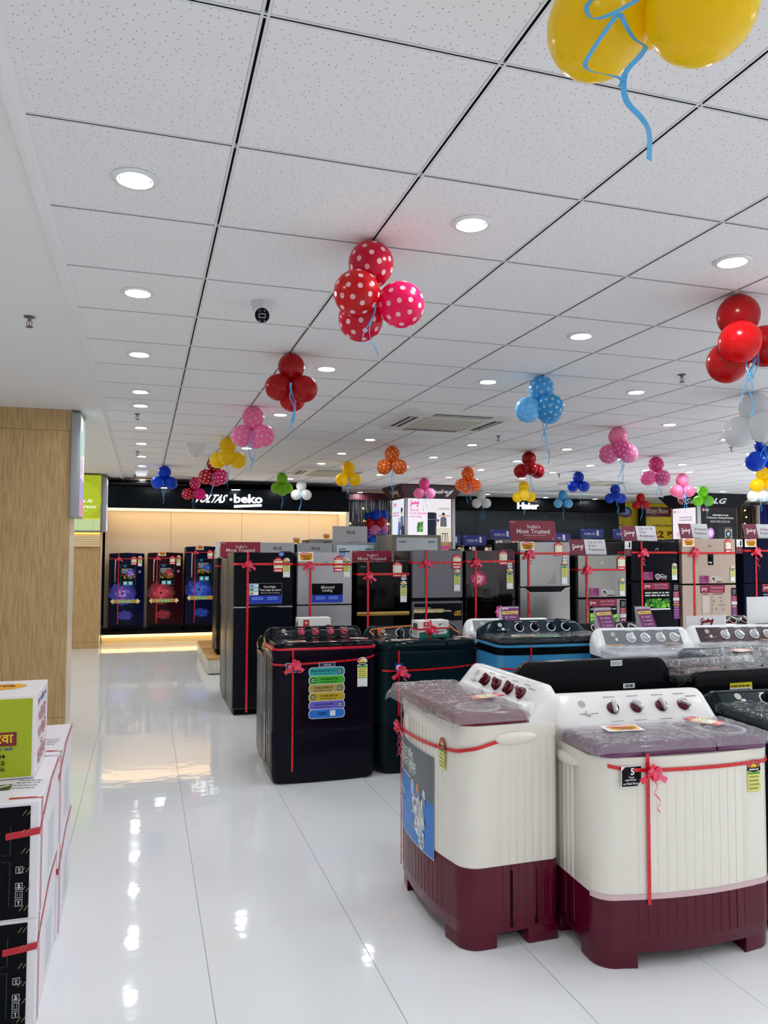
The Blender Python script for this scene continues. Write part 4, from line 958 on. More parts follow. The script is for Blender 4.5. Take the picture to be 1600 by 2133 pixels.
def extrude_text(txt, x0, z0, x1, z1, y, depth, m, name, parent, bold=.02, shear=0.):
    vs, fs, bb = tmesh(txt, bold); w = bb[1] - bb[0]; h = bb[3] - bb[2]; b = MB(); n = len(vs)
    P = []
    for v in vs:
        c = (v[1] - bb[2]) / h; P.append((x0 + (x1 - x0) * ((v[0] - bb[0]) / w * (1 - shear) + shear * c), z0 + (z1 - z0) * c))
    b.add([(p[0], y, p[1]) for p in P] + [(p[0], y + depth, p[1]) for p in P], [], m)
    ed = {}
    for f in fs:
        for i in range(len(f)):
            e = (f[i], f[(i + 1) % len(f)]); ed[e] = 1
    F_ = [tuple(f) for f in fs] + [(e[1], e[0], e[0] + n, e[1] + n) for e in ed if (e[1], e[0]) not in ed]
    k = b.mi(m); b.f += F_; b.m += [k] * len(F_)
    return b.build(name, parent, smooth=False)
extrude_text('VOLTAS', -.66, 2.372, -.07, 2.515, -.02, .035, glow, 'sign_lettering', t, .012, .14)
b = MB(); b.lathe([(.001, 0), (.021, 0), (.021, .035), (.001, .035)], glow, 16, Tm(-.022, .015, 2.435) @ Matrix.Rotation(PI / 2, 4, 'X')); b.build('sign_dot', t)
extrude_text('beko', .03, 2.378, .525, 2.53, -.02, .035, glow, 'sign_lettering', t, .022)
b = MB(); b.rings([[(.035, y, 2.295), (.51, y, 2.325), (.51, y, 2.362), (.035, y, 2.335)] for y in (.015, -.02)], glow); b.build('sign_underline', t, smooth=False)
for k, x in enumerate((.32, 1.5)):
    s = thing('spotlight', 'small downlight washing the black fascia, %s of the two' % ('left' if k == 0 else 'right'), 'spotlight', (x, 13.50, 2.60))
    b = MB(); b.box(-.09, .09, -.03, .06, 0, .02, M('#22252a', .4), .004); b.tube([(0, .06, .01), (0, .12, .01)], .008, M('#22252a', .4)); b.build('housing', s)
    b = MB(); b.box(-.07, .07, -.02, .05, -.004, 0, M('#f4faff', .5, emit=9)); b.build('lamp', s, smooth=False)

def single_door(label, x0u, x1u, utop, xl, xr, h, mat, pal, y=13.62, foot=.2, seed=1, card=False):
    w = xr - xl; d_ = .55
    t = fridge(label, (xl + xr) / 2, y + d_ / 2, w, d_, h - foot, None, mat, cm=M('#12131a', .3), base=.10, crown=.014, hinge=False, z=foot)
    F = Face(x0u, x1u, w, utop, h - foot, 1313, .04, -d_ / 2 - .0045); H = h - foot
    dx = x0u - 227; dz = (utop - 1153)
    U = lambda u: x0u + (u - 227) * (x1u - x0u) / 74
    V = lambda v: utop + (v - 1153) * (1313 - utop) / 160
    b = MB(); b.tube([(F.X(U(240.5)), F.y - .02, F.Z(V(v))) for v in (1165, 1168, 1190, 1211, 1214)], [.006, .011, .013, .011, .006], M('#d4d6da', .15, .95), 8)
    for v in (1168, 1211): b.tube([(F.X(U(240.5)), F.y - .018, F.Z(V(v))), (F.X(U(240.5)), F.y + .01, F.Z(V(v)))], .007, M('#a4a6aa', .2, .9), 8)
    b.build('handle', t)
    d = Dec(F.y - .0004, F.X, F.Z); flower(d, U(256), V(1238), 30, pal, 11, 4, .85, seed); d.build('flower_print', t)
    d = Dec(F.y - .0009, F.X, F.Z); flower(d, U(272), V(1196), 12, pal, 8, 3, 1, seed + 1); d.build('flower_print', t)
    d = Dec(F.y - .0009, F.X, F.Z); flower(d, U(262), V(1284), 18, pal[:3], 7, 2, .6, seed + 2); d.build('flower_print', t)
    ribbon_cross(t, F, d_, w, H, U(247), V(1164), .014, .12, False); bow(t, F.X(U(248)), F.y - .012, F.Z(V(1164)), .055, seed, 0)
    price_tag(t, F, U(273), V(1159), U(285), V(1177)); energy_label(t, F, U(287.5), V(1158), U(296), V(1180), 3)
    d = Dec(F.y - .001, F.X, F.Z); d.rect(U(251.5), V(1221), U(283.5), V(1177), '#3a5560'); d.rect(U(252.2), V(1220.4), U(282.8), V(1177.6), '#0b0d12'); d.rect(U(257), V(1182), U(264), V(1177.6), '#1c6ab8')
    d.lines(U(254), V(1187.5), U(276), V(1184.5), 1, '#c8ccd4', 2); d.text('FRESHER FOR', U(254), V(1191), U(276), V(1188), '#f0f0f0', .01); d.text('LONGER', U(254), V(1195), U(268), V(1192), '#f0f0f0', .01)
    leaves(d, U(253), V(1207), U(282), V(1197), ['#c8b01c', '#6a9a20', '#d86a18', '#a83018', '#3a5a14'], 22, seed, .3)
    for a in (257, 268): d.rect(U(a), V(1220), U(a + 9), V(1212), '#5fc0d0'); d.rect(U(a + 2), V(1218), U(a + 7), V(1214), '#d8f0f4')
    d.ell(U(291.5), V(1192), 2.6, -2.6, '#c8d4f0', 12); d.ell(U(291.5), V(1192), 1.8, -1.8, '#1c50a8', 12); d.build('feature_sticker', t)
    d = Dec(F.y - .006, F.X, F.Z); c = V(1254.5)
    d.poly([(U(231), c), (U(237), V(1248)), (U(236), V(1251)), (U(288), V(1251)), (U(287), V(1248)), (U(294), c), (U(287), V(1261)), (U(288), V(1258)), (U(236), V(1258)), (U(237), V(1261))], '#e8e2b0')
    d.rect(U(238), V(1257.4), U(286), V(1251.6), '#4f9a1c'); d.rect(U(238), V(1257.4), U(248), V(1251.6), '#c8901c'); d.rect(U(276), V(1257.4), U(286), V(1251.6), '#c8901c'); d.text('EXTRA BLDC', U(248), V(1256.4), U(276), V(1252.6), '#f4f4d0', .02); d.build('feature_band', t)
    if card: d = Dec(F.y - .01, F.X, F.Z); offer_card(d, U(249), V(1159), U(265), V(1149)); d.build('offer_card', t)
single_door('blue-black single-door fridge with a large violet-blue flower, left in the alcove', 227, 301, 1153, -.55, .008, 1.493, M('#0b1030', .12, 0, .5, coat=.4), ['#141c6a', '#2436b0', '#4a34a4', '#7a58d0', '#b8a0f0'], seed=3)
single_door('maroon single-door fridge with red flowers, middle one in the alcove', 308, 382, 1152, .061, .636, 1.503, M('#2a0a12', .12, 0, .5, coat=.4), ['#4a0814', '#7a1024', '#a41c34', '#d04a60'], seed=5, card=True)
single_door('taller navy single-door fridge with blue flowers, right in the alcove', 388, 460, 1139, .681, 1.26, 1.61, M('#0a1230', .12, 0, .5, coat=.4), ['#0a1a54', '#123090', '#1f48c0', '#4a78e0'], seed=8, card=True)
# pale plinths marked NEW
t = thing('display_plinth', 'pale display plinth with NEW on its front and a wooden top', 'plinth', (1.27, 9.93, 0))
b = MB(); b.box(-.49, .49, .0, .9, .012, .185, M('#cfcbbf', .4), .004); b.box(-.47, .47, .02, .88, 0, .012, M('#2a2a2a', .6)); b.build('base', t)
b = MB(); b.box(-.495, .495, -.005, .905, .185, .21, m_wood('#b07a35', '#d9ae62', 'oak_top'), .003); b.build('top', t)
d = Dec(-.0005); d.text('NEW', -.40, .085, -.18, .135, '#f2f2ee', .0); d.build('lettering', t)
t = thing('display_plinth', 'farther pale display plinth with a wooden top beside the aisle', 'plinth', (1.27, 10.95, 0))
b = MB(); b.box(-.49, .49, .0, .9, .012, .185, M('#cfcbbf', .4), .004); b.box(-.47, .47, .02, .88, 0, .012, M('#2a2a2a', .6)); b.build('base', t)
b = MB(); b.box(-.495, .495, -.005, .905, .185, .21, m_wood('#b07a35', '#d9ae62', 'oak_top_far'), .003); b.build('top', t)
nf = bpy.data.objects['refrigerator']
for o in bpy.data.objects:
    if o.get('label', '').startswith('narrow black fridge'): nf = o
b = MB(); b.tube([(-.24, -.335, z) for z in (.62, .66, .95, 1.16, 1.2)], [.006, .012, .014, .012, .006], M('#d4d6da', .15, .95), 8); b.tube([(-.24, -.33, .68), (-.24, -.29, .68)], .007, M('#a4a6aa', .2, .9)); b.tube([(-.24, -.33, 1.14), (-.24, -.29, 1.14)], .007, M('#a4a6aa', .2, .9)); b.build('handle', nf)
Fn = Face(0, 1, .6, 0, 1.24, 1, .1, -.3045); ribbon_cross(nf, Fn, .6, .6, 1.24, .3, .09, .02, .1, False); bow(nf, -.12, -.32, 1.135, .07, 22, 1, 1.4)

# ================================================================ LIGHT BOXES ON THE OAK COLUMNS
alu = M('#a9abb0', .35, .6)
def lightbox_side(label, x, y0, y1, z0, z1, dep, draw):
    t = thing('light_box', label, 'light box', (x, y0, z0))
    b = MB(); b.box(0, dep - .004, 0, y1 - y0, 0, z1 - z0, alu, .003); b.build('frame', t)
    d = Dec(0, emit=.55); draw(d, y1 - y0, z1 - z0); d.build('poster', t, Tm(dep - .0035, 0, 0) @ Matrix.Rotation(PI / 2, 4, 'Z'))
    return t
def draw1(d, w, h):
    d.rect(.015, .015, w - .015, h - .015, '#9d97c8'); d.rect(.015, h * .55, w - .015, h - .015, '#9fc4b4'); d.poly([(.015, .015), (w - .015, .015), (w - .015, h * .14), (.015, h * .2)], '#c890a8')
    d.rect(.02, h * .84, w * .5, h - .03, '#eef2f0'); d.rect(.03, h * .38, w * .6, h * .6, '#e8d0dc'); d.lines(.05, h * .41, w * .55, h * .57, 5, '#8a7aa8', 2); d.rect(w * .66, h * .37, w * .9, h * .63, '#f4f0f4'); d.lines(.03, h * .03, w * .9, h * .13, 5, '#b47890', 4)
lightbox_side('grey-framed light box on the side of the nearer oak column', -.62, 7.17, 7.66, 1.835, 2.745, .078, draw1)
def draw2(d, w, h):
    d.rect(.015, .015, w - .015, h - .015, '#cfd0e4'); d.rect(.05, h * .5, w * .5, h * .85, '#4c4a6a'); d.lines(.05, h * .2, w * .9, h * .45, 6, '#6a688a', 2)
lightbox_side('grey-framed light box on the side of the farther oak column', -.66, 13.09, 13.60, 1.84, 2.72, .075, draw2)
t = thing('light_box', 'lime green backlit refrigerator poster on the front of the farther column', 'light box', (-1.2, 13.075, 1.84))
b = MB(); b.box(-.5, .533, -.05, 0, .0, .90, alu, .003); b.build('frame', t)
d = Dec(-.0505, emit=.55); d.rect(-.49, .20, .528, .895, '#9bab18'); d.ell(.12, .5, .42, .32, '#a8b81e', 24); d.rect(-.49, .20, .528, .212, '#e8c81c')
d.text('Bespoke AI', .03, .445, .40, .515, '#ffffff', .01); d.text('Refrigerator', .03, .355, .47, .425, '#ffffff', .01); d.text('for a better Living', .10, .315, .33, .342, '#f4f4e0')
d.rect(-.49, .02, .528, .20, '#b4c890'); d.rect(.2, .02, .205, .2, '#8aa06a'); d.rect(.42, .02, .425, .2, '#8aa06a'); d.build('poster', t)
t = thing('light_ledge', 'warmly lit slatted timber ledge under the lime green poster', 'ledge', (-1.2, 13.06, 1.6))
b = MB(); b.box(-.5, .53, -.02, .018, 0, .235, M('#e8c48a', .5), .003); b.build('board', t)
for k in range(5):
    b = MB(); b.box(-.5, .53, -.028, -.0205, .012 + .036 * k, .036 + .036 * k, M('#f2dcb0', .5), .002, 1); b.build('slat', t)
b = MB(); b.box(-.5, .53, -.03, -.022, .20, .225, M('#ffb850', .5, emit=1.0)); b.build('light_strip', t, smooth=False)

# ================================================================ BRANDED PILLARS
def crown(t, hw, hd, z0, z1, fl, m):
    """flared crown: wider at the ceiling than at its lower edge"""
    b = MB(); P = lambda s, z: [(-hw - s, -hd - s, z), (hw + s, -hd - s, z), (hw + s, hd + s, z), (-hw - s, hd + s, z)]
    b.rings([P(0, z0), P(fl, z1), P(fl, z1 + .03)], m); return b.build('crown', t, smooth=False)
def on_crown(d, t, name, side, hw, hd, z0, z1, fl):
    a = math.atan2(fl, z1 - z0); m = Tm(0, 0, z0) @ (Matrix.Rotation(-PI / 2, 4, 'Z') if side == 'left' else Matrix.Identity(4)) @ Tm(0, -(hd if side == 'front' else hw), 0) @ Matrix.Rotation(a, 4, 'X')
    return d.build(name, t, m)
hw, hd = .47, .42
t = thing('branded_pillar', 'square lit poster pillar with a flared maroon crown', 'pillar', (5.08, 13.92, 0))
b = MB(); b.box(-hw, hw, -hd, hd, 0, 2.55, M('#b08a58', .5), .004); b.build('core', t)
crown(t, hw + .02, hd + .02, 2.525, CZ - .03, .14, M('#35101c', .35))
for x, y in ((-hw, -hd), (hw, -hd), (-hw, hd)):
    b = MB(); b.box(x - .03, x + .03, y - .03, y + .03, 1.0, 2.53, alu, .004); b.build('corner_post', t)
d = Dec(0, eps=.0004); script_logo(d, -.08, .06, .42, .22, '#f4f0f2', .02); on_crown(d, t, 'front_script', 'front', hw + .02, hd + .02, 2.525, CZ - .03, .14)
d = Dec(0, eps=.0004); script_logo(d, -.20, .06, .24, .22, '#f4f0f2', .02); on_crown(d, t, 'side_script', 'left', hw + .02, hd + .02, 2.525, CZ - .03, .14)
d = Dec(-hd - .012, emit=.52, eps=.0003)
d.rect(-.44, 1.72, .42, 2.53, '#efe9f2'); d.rect(-.44, 1.72, .42, 1.83, '#cbb8a4'); d.rect(-.44, 1.72, -.0, 1.80, '#c8b8a8'); d.rect(-.05, 1.83, .42, 2.5, '#e9e4e8')
script_logo(d, -.39, 2.37, -.22, 2.50, '#e8289c', .012)
for s, z, e in (('Get set', 2.29, -.22), ('to be dazzled,', 2.225, -.06), ('everyday', 2.16, -.16)): d.text(s, -.40, z, e, z + .05, '#e8289c', .01)
d.rect(-.05, 1.80, .10, 2.27, '#12182a'); d.rect(-.05, 2.135, .10, 2.142, '#8a93a8'); d.rect(.1, 1.80, .13, 2.26, '#2a3350')
d.poly([(-.23, 1.80), (-.17, 1.80), (-.165, 1.90), (-.235, 1.90)], '#f6f4f2'); leaves(d, -.26, 1.90, -.14, 2.10, ['#3f8a34', '#57a544', '#2f7028'], 12, 4, .5)
for z in (2.33, 2.20): d.rect(.16, z, .40, z + .014, '#b0906a'); [d.rect(.2 + .05 * k, z + .014, .235 + .05 * k, z + .045, '#d8d4d0') for k in range(4)]
d.ell(.265, 2.225, .028, .036, '#c89a78', 14); d.ell(.265, 2.245, .03, .025, '#2a1c14', 12); d.poly([(.2, 2.0), (.33, 2.0), (.325, 2.17), (.29, 2.19), (.24, 2.19), (.205, 2.17)], '#5d5f68')
d.ell(.155, 2.11, .022, .028, '#c89a78', 12); d.ell(.155, 2.125, .024, .02, '#2a1c14', 12); d.poly([(.12, 1.95), (.19, 1.95), (.18, 2.075), (.13, 2.075)], '#f0dcd8')
d.rect(.12, 1.72, .42, 2.0, '#d9d2c0'); d.rect(.12, 1.99, .42, 2.005, '#f2efe8'); d.rect(.22, 1.87, .35, 1.885, '#4a3526')
for a, c in ((.24, .225), (.28, .275), (.3, .31), (.335, .35)): d.poly([(a, 1.87), (a + .012, 1.87), (c + .012, 1.72), (c, 1.72)], '#4a3526')
d.build('front_poster', t)
b = MB(); b.box(-.42, .40, -hd - .02, -hd, 1.60, 1.64, M('#d21f9a', .4)); b.build('magenta_strip', t, smooth=False)
d = Dec(0, emit=.52, eps=.0003); d.rect(-.37, 1.72, .37, 2.53, '#dfe6f2'); script_logo(d, -.30, 2.37, -.10, 2.49, '#e8289c', .012); d.lines(-.30, 2.2, .05, 2.3, 2, '#e070c0', 2)
d.ell(.22, 2.28, .05, .065, '#c89a78', 12); d.ell(.22, 2.32, .055, .045, '#2a1c14', 12); d.poly([(.12, 1.95), (.34, 1.95), (.31, 2.2), (.16, 2.2)], '#5b6a86'); d.poly([(-.02, 1.73), (.16, 1.73), (.12, 2.1), (.02, 2.1)], '#3d67b0'); d.ell(.07, 2.14, .035, .045, '#c89a78', 10); d.rect(.18, 1.73, .36, 2.02, '#30343c')
d.build('side_poster', t, Tm(-hw - .012, 0, 0) @ Matrix.Rotation(-PI / 2, 4, 'Z'))

t = thing('branded_pillar', 'square lit poster pillar with a flared black crown at right', 'pillar', (11.66, 14.02, 0))
hw, hd = .51, .42
b = MB(); b.box(-hw, hw, -hd, hd, 0, 2.55, M('#4a4c52', .5), .004); b.build('core', t)
crown(t, hw + .03, hd + .03, 2.515, CZ - .03, .17, M('#23252b', .4))
b = MB(); b.box(-hw - .03, -hw + .06, -hd - .03, -hd + .03, 1.0, 2.52, alu, .004); b.build('corner_post', t)
d = Dec(0, eps=.0004); round_logo(d, -.29, .14, .085, .085, '#c8102e'); d.text('LG', -.17, .07, .12, .21, '#f4f4f4', .03); on_crown(d, t, 'front_emblem', 'front', hw + .03, hd + .03, 2.515, CZ - .03, .17)
d = Dec(0, eps=.0004); round_logo(d, .02, .14, .085, .085, '#c8102e'); d.text('LG', .13, .07, .40, .21, '#f4f4f4', .03); on_crown(d, t, 'side_emblem', 'left', hw + .03, hd + .03, 2.515, CZ - .03, .17)
d = Dec(-hd - .012, emit=.5, eps=.0003); d.rect(-.42, 1.72, .48, 2.51, '#15161a'); round_logo(d, -.37, 2.44, .033, .033, '#c8102e'); d.text('LG', -.32, 2.415, -.24, 2.465, '#eeeeee', .02)
d.lines(-.14, 2.32, .26, 2.35, 1, '#e0e0e4', 2, .8); d.text('AI Detection. Washing Perfection.', -.30, 2.245, .40, 2.295, '#f6f6f6', .01); d.lines(-.2, 2.17, .34, 2.22, 2, '#b8b8bc', 4)
d.rect(-.42, 1.72, .48, 1.80, '#c9cbd4'); d.poly([(-.42, 1.86), (-.1, 1.79), (.48, 1.79), (.48, 1.72), (-.42, 1.72)], '#dcdde2'); d.ell(-.2, 1.95, .09, .11, '#d08ae0', 20); d.ell(-.2, 1.95, .055, .07, '#f0d4f8', 16)
d.rect(.0, 1.80, .14, 2.08, '#23252a'); d.rect(.16, 1.80, .35, 2.07, '#b0a89a'); d.rect(.16, 2.03, .35, 2.075, '#5a564e'); d.ell(.255, 1.93, .075, .085, '#15161a', 20); d.ell(.255, 1.93, .05, .06, '#5f7d9c', 18); d.ell(.25, 1.935, .025, .03, '#d0e0ec', 12); d.build('front_poster', t)
d = Dec(0, emit=.55, eps=.0003); d.rect(-.37, 1.72, .37, 2.49, '#ece4ea'); round_logo(d, -.30, 2.42, .03, .03, '#c8102e'); d.text('LG', -.25, 2.40, -.15, 2.445, '#b0a8ae', .01); d.lines(-.15, 2.2, .25, 2.32, 2, '#a898b8', 3)
for x0, x1 in ((-.07, .06), (.09, .22), (.25, .37)): d.rect(x0, 1.85, x1, 2.14, '#141418'); d.rect((x0 + x1) / 2 - .003, 1.85, (x0 + x1) / 2 + .003, 2.14, '#8a7050')
d.rect(-.25, 1.87, -.1, 1.97, '#e2bcd0'); d.build('side_poster', t, Tm(-hw - .012, 0, 0) @ Matrix.Rotation(-PI / 2, 4, 'Z'))

# ================================================================ FAR BACK WALL
HW = (8.75, 15.8, 0)
shell = struct(thing('wall_slate', 'dark slate panelled wall behind the far fridges', 'x', HW)); del shell['category']
t = thing('sign_fascia', 'black fascia over the slate wall with one glowing white name', 'sign', HW)
for k in range(5):
    b = MB(); b.box(-2.6 + .93 * k + .002, -2.6 + .93 * (k + 1) - .002, .12, .2, .0, 2.47, M('#232b33', .4), .003, 1); b.build('wall_panel', shell)
b = MB(); b.box(-2.7, 2.13, -.02, .2, 2.475, CZ - .02, M('#0a0b0e', .4), .003); b.build('fascia', t)
extrude_text('Haier', -.70, 2.505, -.17, 2.655, -.05, .03, glow, 'sign_lettering', t, .022)
t = thing('display_platform', 'low black platform under the far fridges along the slate wall', 'platform', HW)
b = MB(); b.box(-2.98, 2.05, -1.0, .115, 0, .10, M('#1a1c20', .5), .004); b.build('platform', t)
t = thing('tinsel_curtain', 'silver tinsel curtain with tiny warm lights in the niche left of the maroon crown', 'curtain', (4.4, 15.6, 0))
def tinsel(t, x0, x1, z0, z1, cols, n, seed):
    r = random.Random(seed); b = MB(); b.box(x0, x1, .1, .12, z0, z1, M('#3c3e46', .5)); b.build('backing', t, smooth=False)
    b = MB()
    for k in range(n):
        x = x0 + (x1 - x0) * (k + .5) / n; P = [(x + r.uniform(-.012, .012), .05 + r.uniform(-.02, .03), z1 - (z1 - z0) * q / 8) for q in range(9)]
        b.strip(P, [Vector((.9, r.uniform(-.6, .6), 0)) * (x1 - x0) / n * .42 for _ in range(9)], cols[k % len(cols)], .0008)
    o = b.build('tinsel_strands', t, smooth=False); o['kind'] = 'stuff'
def fairy(t, pts):
    m = M('#ffc860', .5, emit=8)
    b = MB(); b.sphere((0, 0, 0), .016, m, 8, 6); p = b.build('fairy_light', t); p.location = pts[0]
    for q in pts[1:]: o = p.copy(); COL.objects.link(o); o.location = q
tin = [M('#8c9098', .2, .9), M('#5c606a', .25, .9), M('#b8bcc4', .2, .9)]
tinsel(t, -.75, .62, .2, 2.62, tin, 70, 3)
b = MB(); b.box(-.78, .66, .0, .12, 2.62, CZ - .02, M('#4a1226', .5)); b.build('maroon_rail', t, smooth=False)
fairy(t, [(-.02, .0, 2.44), (.5, .0, 2.34), (.05, .0, 2.2), (-.3, 0, 2.12), (.4, 0, 2.02), (.52, 0, 2.12), (.3, 0, 1.9), (-.55, 0, 1.9), (.1, 0, 2.05)])
t = thing('tinsel_curtain', 'dark tinsel curtain with strings of tiny lights right of the black crown', 'curtain', (13.85, 15.2, 0))
tinsel(t, -.8, .38, .2, 2.66, [M('#3c342c', .3, .6), M('#54483a', .3, .6), M('#241f1c', .4, .4)], 46, 5)
r_ = random.Random(8); fairy(t, [(-.32 + r_.uniform(-.05, .05), 0, 2.58 - .1 * k) for k in range(14)] + [(.08 + r_.uniform(-.12, .12), 0, 2.55 - .16 * k) for k in range(8)])
b = MB(); b.box(.36, .40, -.02, .12, 0, 2.68, M('#d8dade', .4)); b.build('edge_post', t, smooth=False)
t = thing('curtain', 'royal blue curtain at the far right edge', 'curtain', (14.80, 15.25, 0))
b = MB(); P = [(-.5 + .02 * k, .03 * math.sin(k * 1.3)) for k in range(50)]
b.rings([[(x, y, z) for x, y in P + [(q[0], q[1] + .01) for q in P[::-1]]] for z in (.1, 2.7)], M('#141f7c', .7)); b.build('folds', t, ang=80)
b = MB(); b.box(-.5, 1.1, -.3, .3, 2.705, CZ - .02, M('#8d857a', .5)); b.build('soffit', t, smooth=False)
t = thing('hoarding', 'yellow printed hoarding with maroon lettering behind the back row', 'banner', (12.3, 16.5, 0))
b = MB(); b.box(-1.35, 1.6, 0, .04, .1, CZ - .02, M('#f0d21c', .5), .003); b.build('board', t)
d = Dec(-.001, eps=.0006)
d.rect(-.50, 2.43, .42, 2.67, '#6d1530'); d.text('आिदत्य िबजन', -.42, 2.47, .34, 2.64, '#f4e8e0', .01); d.ell(-.93, 2.53, .2, .14, '#2a4a9c', 20); d.ell(-.93, 2.53, .14, .1, '#8ab0e0', 16); d.rect(-1.1, 2.42, -.76, 2.47, '#8c1a34'); d.ell(1.05, 2.55, .2, .14, '#2a4a9c', 20)
d.text('आिदत्य िबजन इस साल दे रहा है', -.15, 2.16, 1.2, 2.24, '#7d1530', .015); d.text('22 करोड़', -.15, 1.86, 1.0, 2.12, '#8c1020', .03); d.text('जीतने का मौका', .1, 1.76, .95, 1.83, '#7d1530', .015)
d.text('ल दे रहा है', -1.32, 2.17, -.98, 2.24, '#7d1530', .015); d.text('करोड़', -1.34, 1.86, -.72, 2.10, '#8c1020', .03)
d.build('print', t)
b = MB(); b.box(-.60, -.44, -.16, -.06, 0, CZ - .02, M('#1c1a16', .5), .004); b.build('post', t)

# fridges along the slate wall, each with a blue card
def far_fridge(label, x, w, h, col, silver_=False):
    t = fridge(label, x, 15.1, w, .58, h - .10, (h - .10) * .68, m_brushed(col, .3, .5) if silver_ else M(col, .15), z=.10)
    F = Face(0, 1, w, 0, h - .10, 1, 0, -.29 - .0045)
    price_tag(t, F, .66, .012, .82, .085); energy_label(t, F, .84, .02, .95, .11, 3); d = Dec(F.y - .001, F.X, F.Z); d.rect(.04, .05, .12, .02, '#e8e8e8'); d.rect(.16, .09, .28, .015, '#e4e6ea'); d.lines(.17, .07, .25, .03, 2, '#55565c', 2); d.rect(.28, .06, .31, .015, '#c01820'); d.build('sticker', t)
def blue_card(label, x, z, w, h, y=15.0, rot=0.):
    t = thing('topper_card', label, 'sign card', (x, y, z), 0, 'blue toppers on the far fridges')
    lean = Matrix.Rotation(math.radians(-6), 4, 'X') @ Matrix.Rotation(rot, 4, 'Y')
    b = MB(); b.box(-w / 2, w / 2, 0, .006, 0, h, M('#12208c', .35)); b.build('card', t, lean, smooth=False)
    d = Dec(-.001, eps=.0004); d.text('GLOBAL NO.', -w * .34, h * .38, w * .16, h * .60, '#e8ecf8', .01); d.text('1', w * .20, h * .28, w * .29, h * .84, '#f4f6fc', .02); d.text('Haier', -w * .47, h * .86, -w * .33, h * .95, '#c8d0ec'); d.lines(-w * .3, h * .22, w * .12, h * .27, 1, '#8c98d0', 2); d.build('lettering', t, lean)
for k, (x, w, h, c, s, cl) in enumerate([(6.70, .56, 1.665, '#0e1014', False, 'black fridge under the leftmost full blue card, far back'), (7.32, .58, 1.80, '#6e665e', True, 'bronze-grey fridge under the blue card beside the large maroon card, far back'),
        (8.55, .58, 1.735, '#101216', False, 'black fridge behind the right end of the large maroon card, far back'), (9.50, .62, 1.835, '#151820', False, 'black fridge under the blue card above the Up to 24 Days card'), (10.33, .60, 1.835, '#121c34', False, 'navy fridge under the rightmost blue card, far back')]):
    far_fridge(cl, x, w, h, c, s)
blue_card('small blue GLOBAL NO.1 card just right of the maroon crowned pillar', 6.14, 1.66, .40, .23)
far_fridge('black fridge just right of the maroon crowned pillar, far back', 6.1, .5, 1.66, '#0e1014')
blue_card('blue GLOBAL NO.1 card, leftmost full one on the far fridges', 6.66, 1.668, .54, .22)
blue_card('blue GLOBAL NO.1 card left of the large maroon card', 7.29, 1.803, .54, .21)
blue_card('blue GLOBAL NO.1 card partly behind the large maroon card', 8.62, 1.738, .66, .21)
blue_card('blue GLOBAL NO.1 card above the Up to 24 Days card', 9.49, 1.838, .58, .215)
blue_card('blue GLOBAL NO.1 card partly behind the Up to 30 Days card', 10.3, 1.838, .56, .22)

# ================================================================ CARDS STANDING ON THE FRIDGES
def card(label, x, y, z, w, h, bgc, skew=0., draw=None, lean=5, group=None):
    t = thing('topper_card', label, 'sign card', (x, y, z), 0, group)
    m = Matrix.Rotation(math.radians(-lean), 4, 'X'); sk = Matrix(((1, 0, -skew, 0), (0, 1, 0, 0), (0, 0, 1, 0), (0, 0, 0, 1)))
    b = MB(); b.box(-w / 2, w / 2, 0, .006, 0, h, M(bgc, .4)); b.box(-w * .2, w * .2, .0, .07, 0, .006, M('#dddddd', .5)); b.build('card', t, m @ sk, smooth=False)
    d = Dec(-.0008, eps=.0002); draw(d, w, h); d.build('lettering', t, m @ sk)
    return t
def trusted(d, w, h):
    d.text("India's", -w * .12, h * .62, w * .16, h * .80, '#f0d8dc', .01); d.text('Most Trusted', -w * .36, h * .36, w * .36, h * .58, '#f6e8ea', .015); d.text('Refrigerator Brand', -w * .22, h * .22, w * .25, h * .31, '#e8c4cc', .005)
    d.lines(-w * .2, h * .13, w * .26, h * .16, 1, '#c88a98', 2); round_logo(d, -w * .46, h * .93, h * .035, h * .035, '#f0e0e4', '#8c1232'); d.text('LG', -w * .44, h * .90, -w * .38, h * .96, '#f0e0e4', .01); d.ell(w * .42, h * .1, h * .07, h * .07, '#b06a80', 14)
card('large maroon card on the steel fridge, biggest of the Most Trusted cards', 4.09, 7.62, 1.665, .56, .222, '#8c1232', .06, trusted)
card('maroon Most Trusted card standing left of the dark blue-black fridge top', .985, 8.35, 1.475, .42, .165, '#9c1236', 0, trusted, 2)
card('maroon Most Trusted card low behind the glossy black fridge, cut by its edge', 2.45, 8.35, 1.385, .46, .165, '#9c1236', 0, trusted, 2)
card('pale upright card edge beside the leftmost maroon card', .745, 8.36, 1.475, .045, .165, '#d8dadc', 0, lambda d, w, h: d.rect(-w * .4, h * .1, w * .4, h * .9, '#e0e2e4'), 2)
def grey_lg(d, w, h): round_logo(d, -w * .06, h * .62, h * .11, h * .11, '#5a1020', '#c8c8c8'); d.text('LG', w * .0, h * .52, w * .14, h * .72, '#222226', .02)
card('pale grey emblem card just right of the leftmost maroon card', 1.375, 8.36, 1.475, .385, .16, '#b9bbc0', 0, grey_lg, 2)
card('pale grey emblem card behind the silver fridge', 1.80, 8.36, 1.475, .39, .16, '#a9abb0', .04, grey_lg, 2)
card('topmost grey emblem card, tapered, on the pale-backed fridge', 2.745, 10.45, 1.668, .50, .225, '#a4a4a6', .0, grey_lg, 2)
d = Dec(0); offer_card(d, -.055, 0, .055, .085); o = d.build('offer_card', None); o.location = (1.92, 10.10, 1.64); tag(o, 'small offer card on the black fridge beyond the two grey cards', 'card')
b = MB(); b.box(-.055, .055, .0004, .004, 0, .085, M('#eeeeee')); b.build('backing', o)
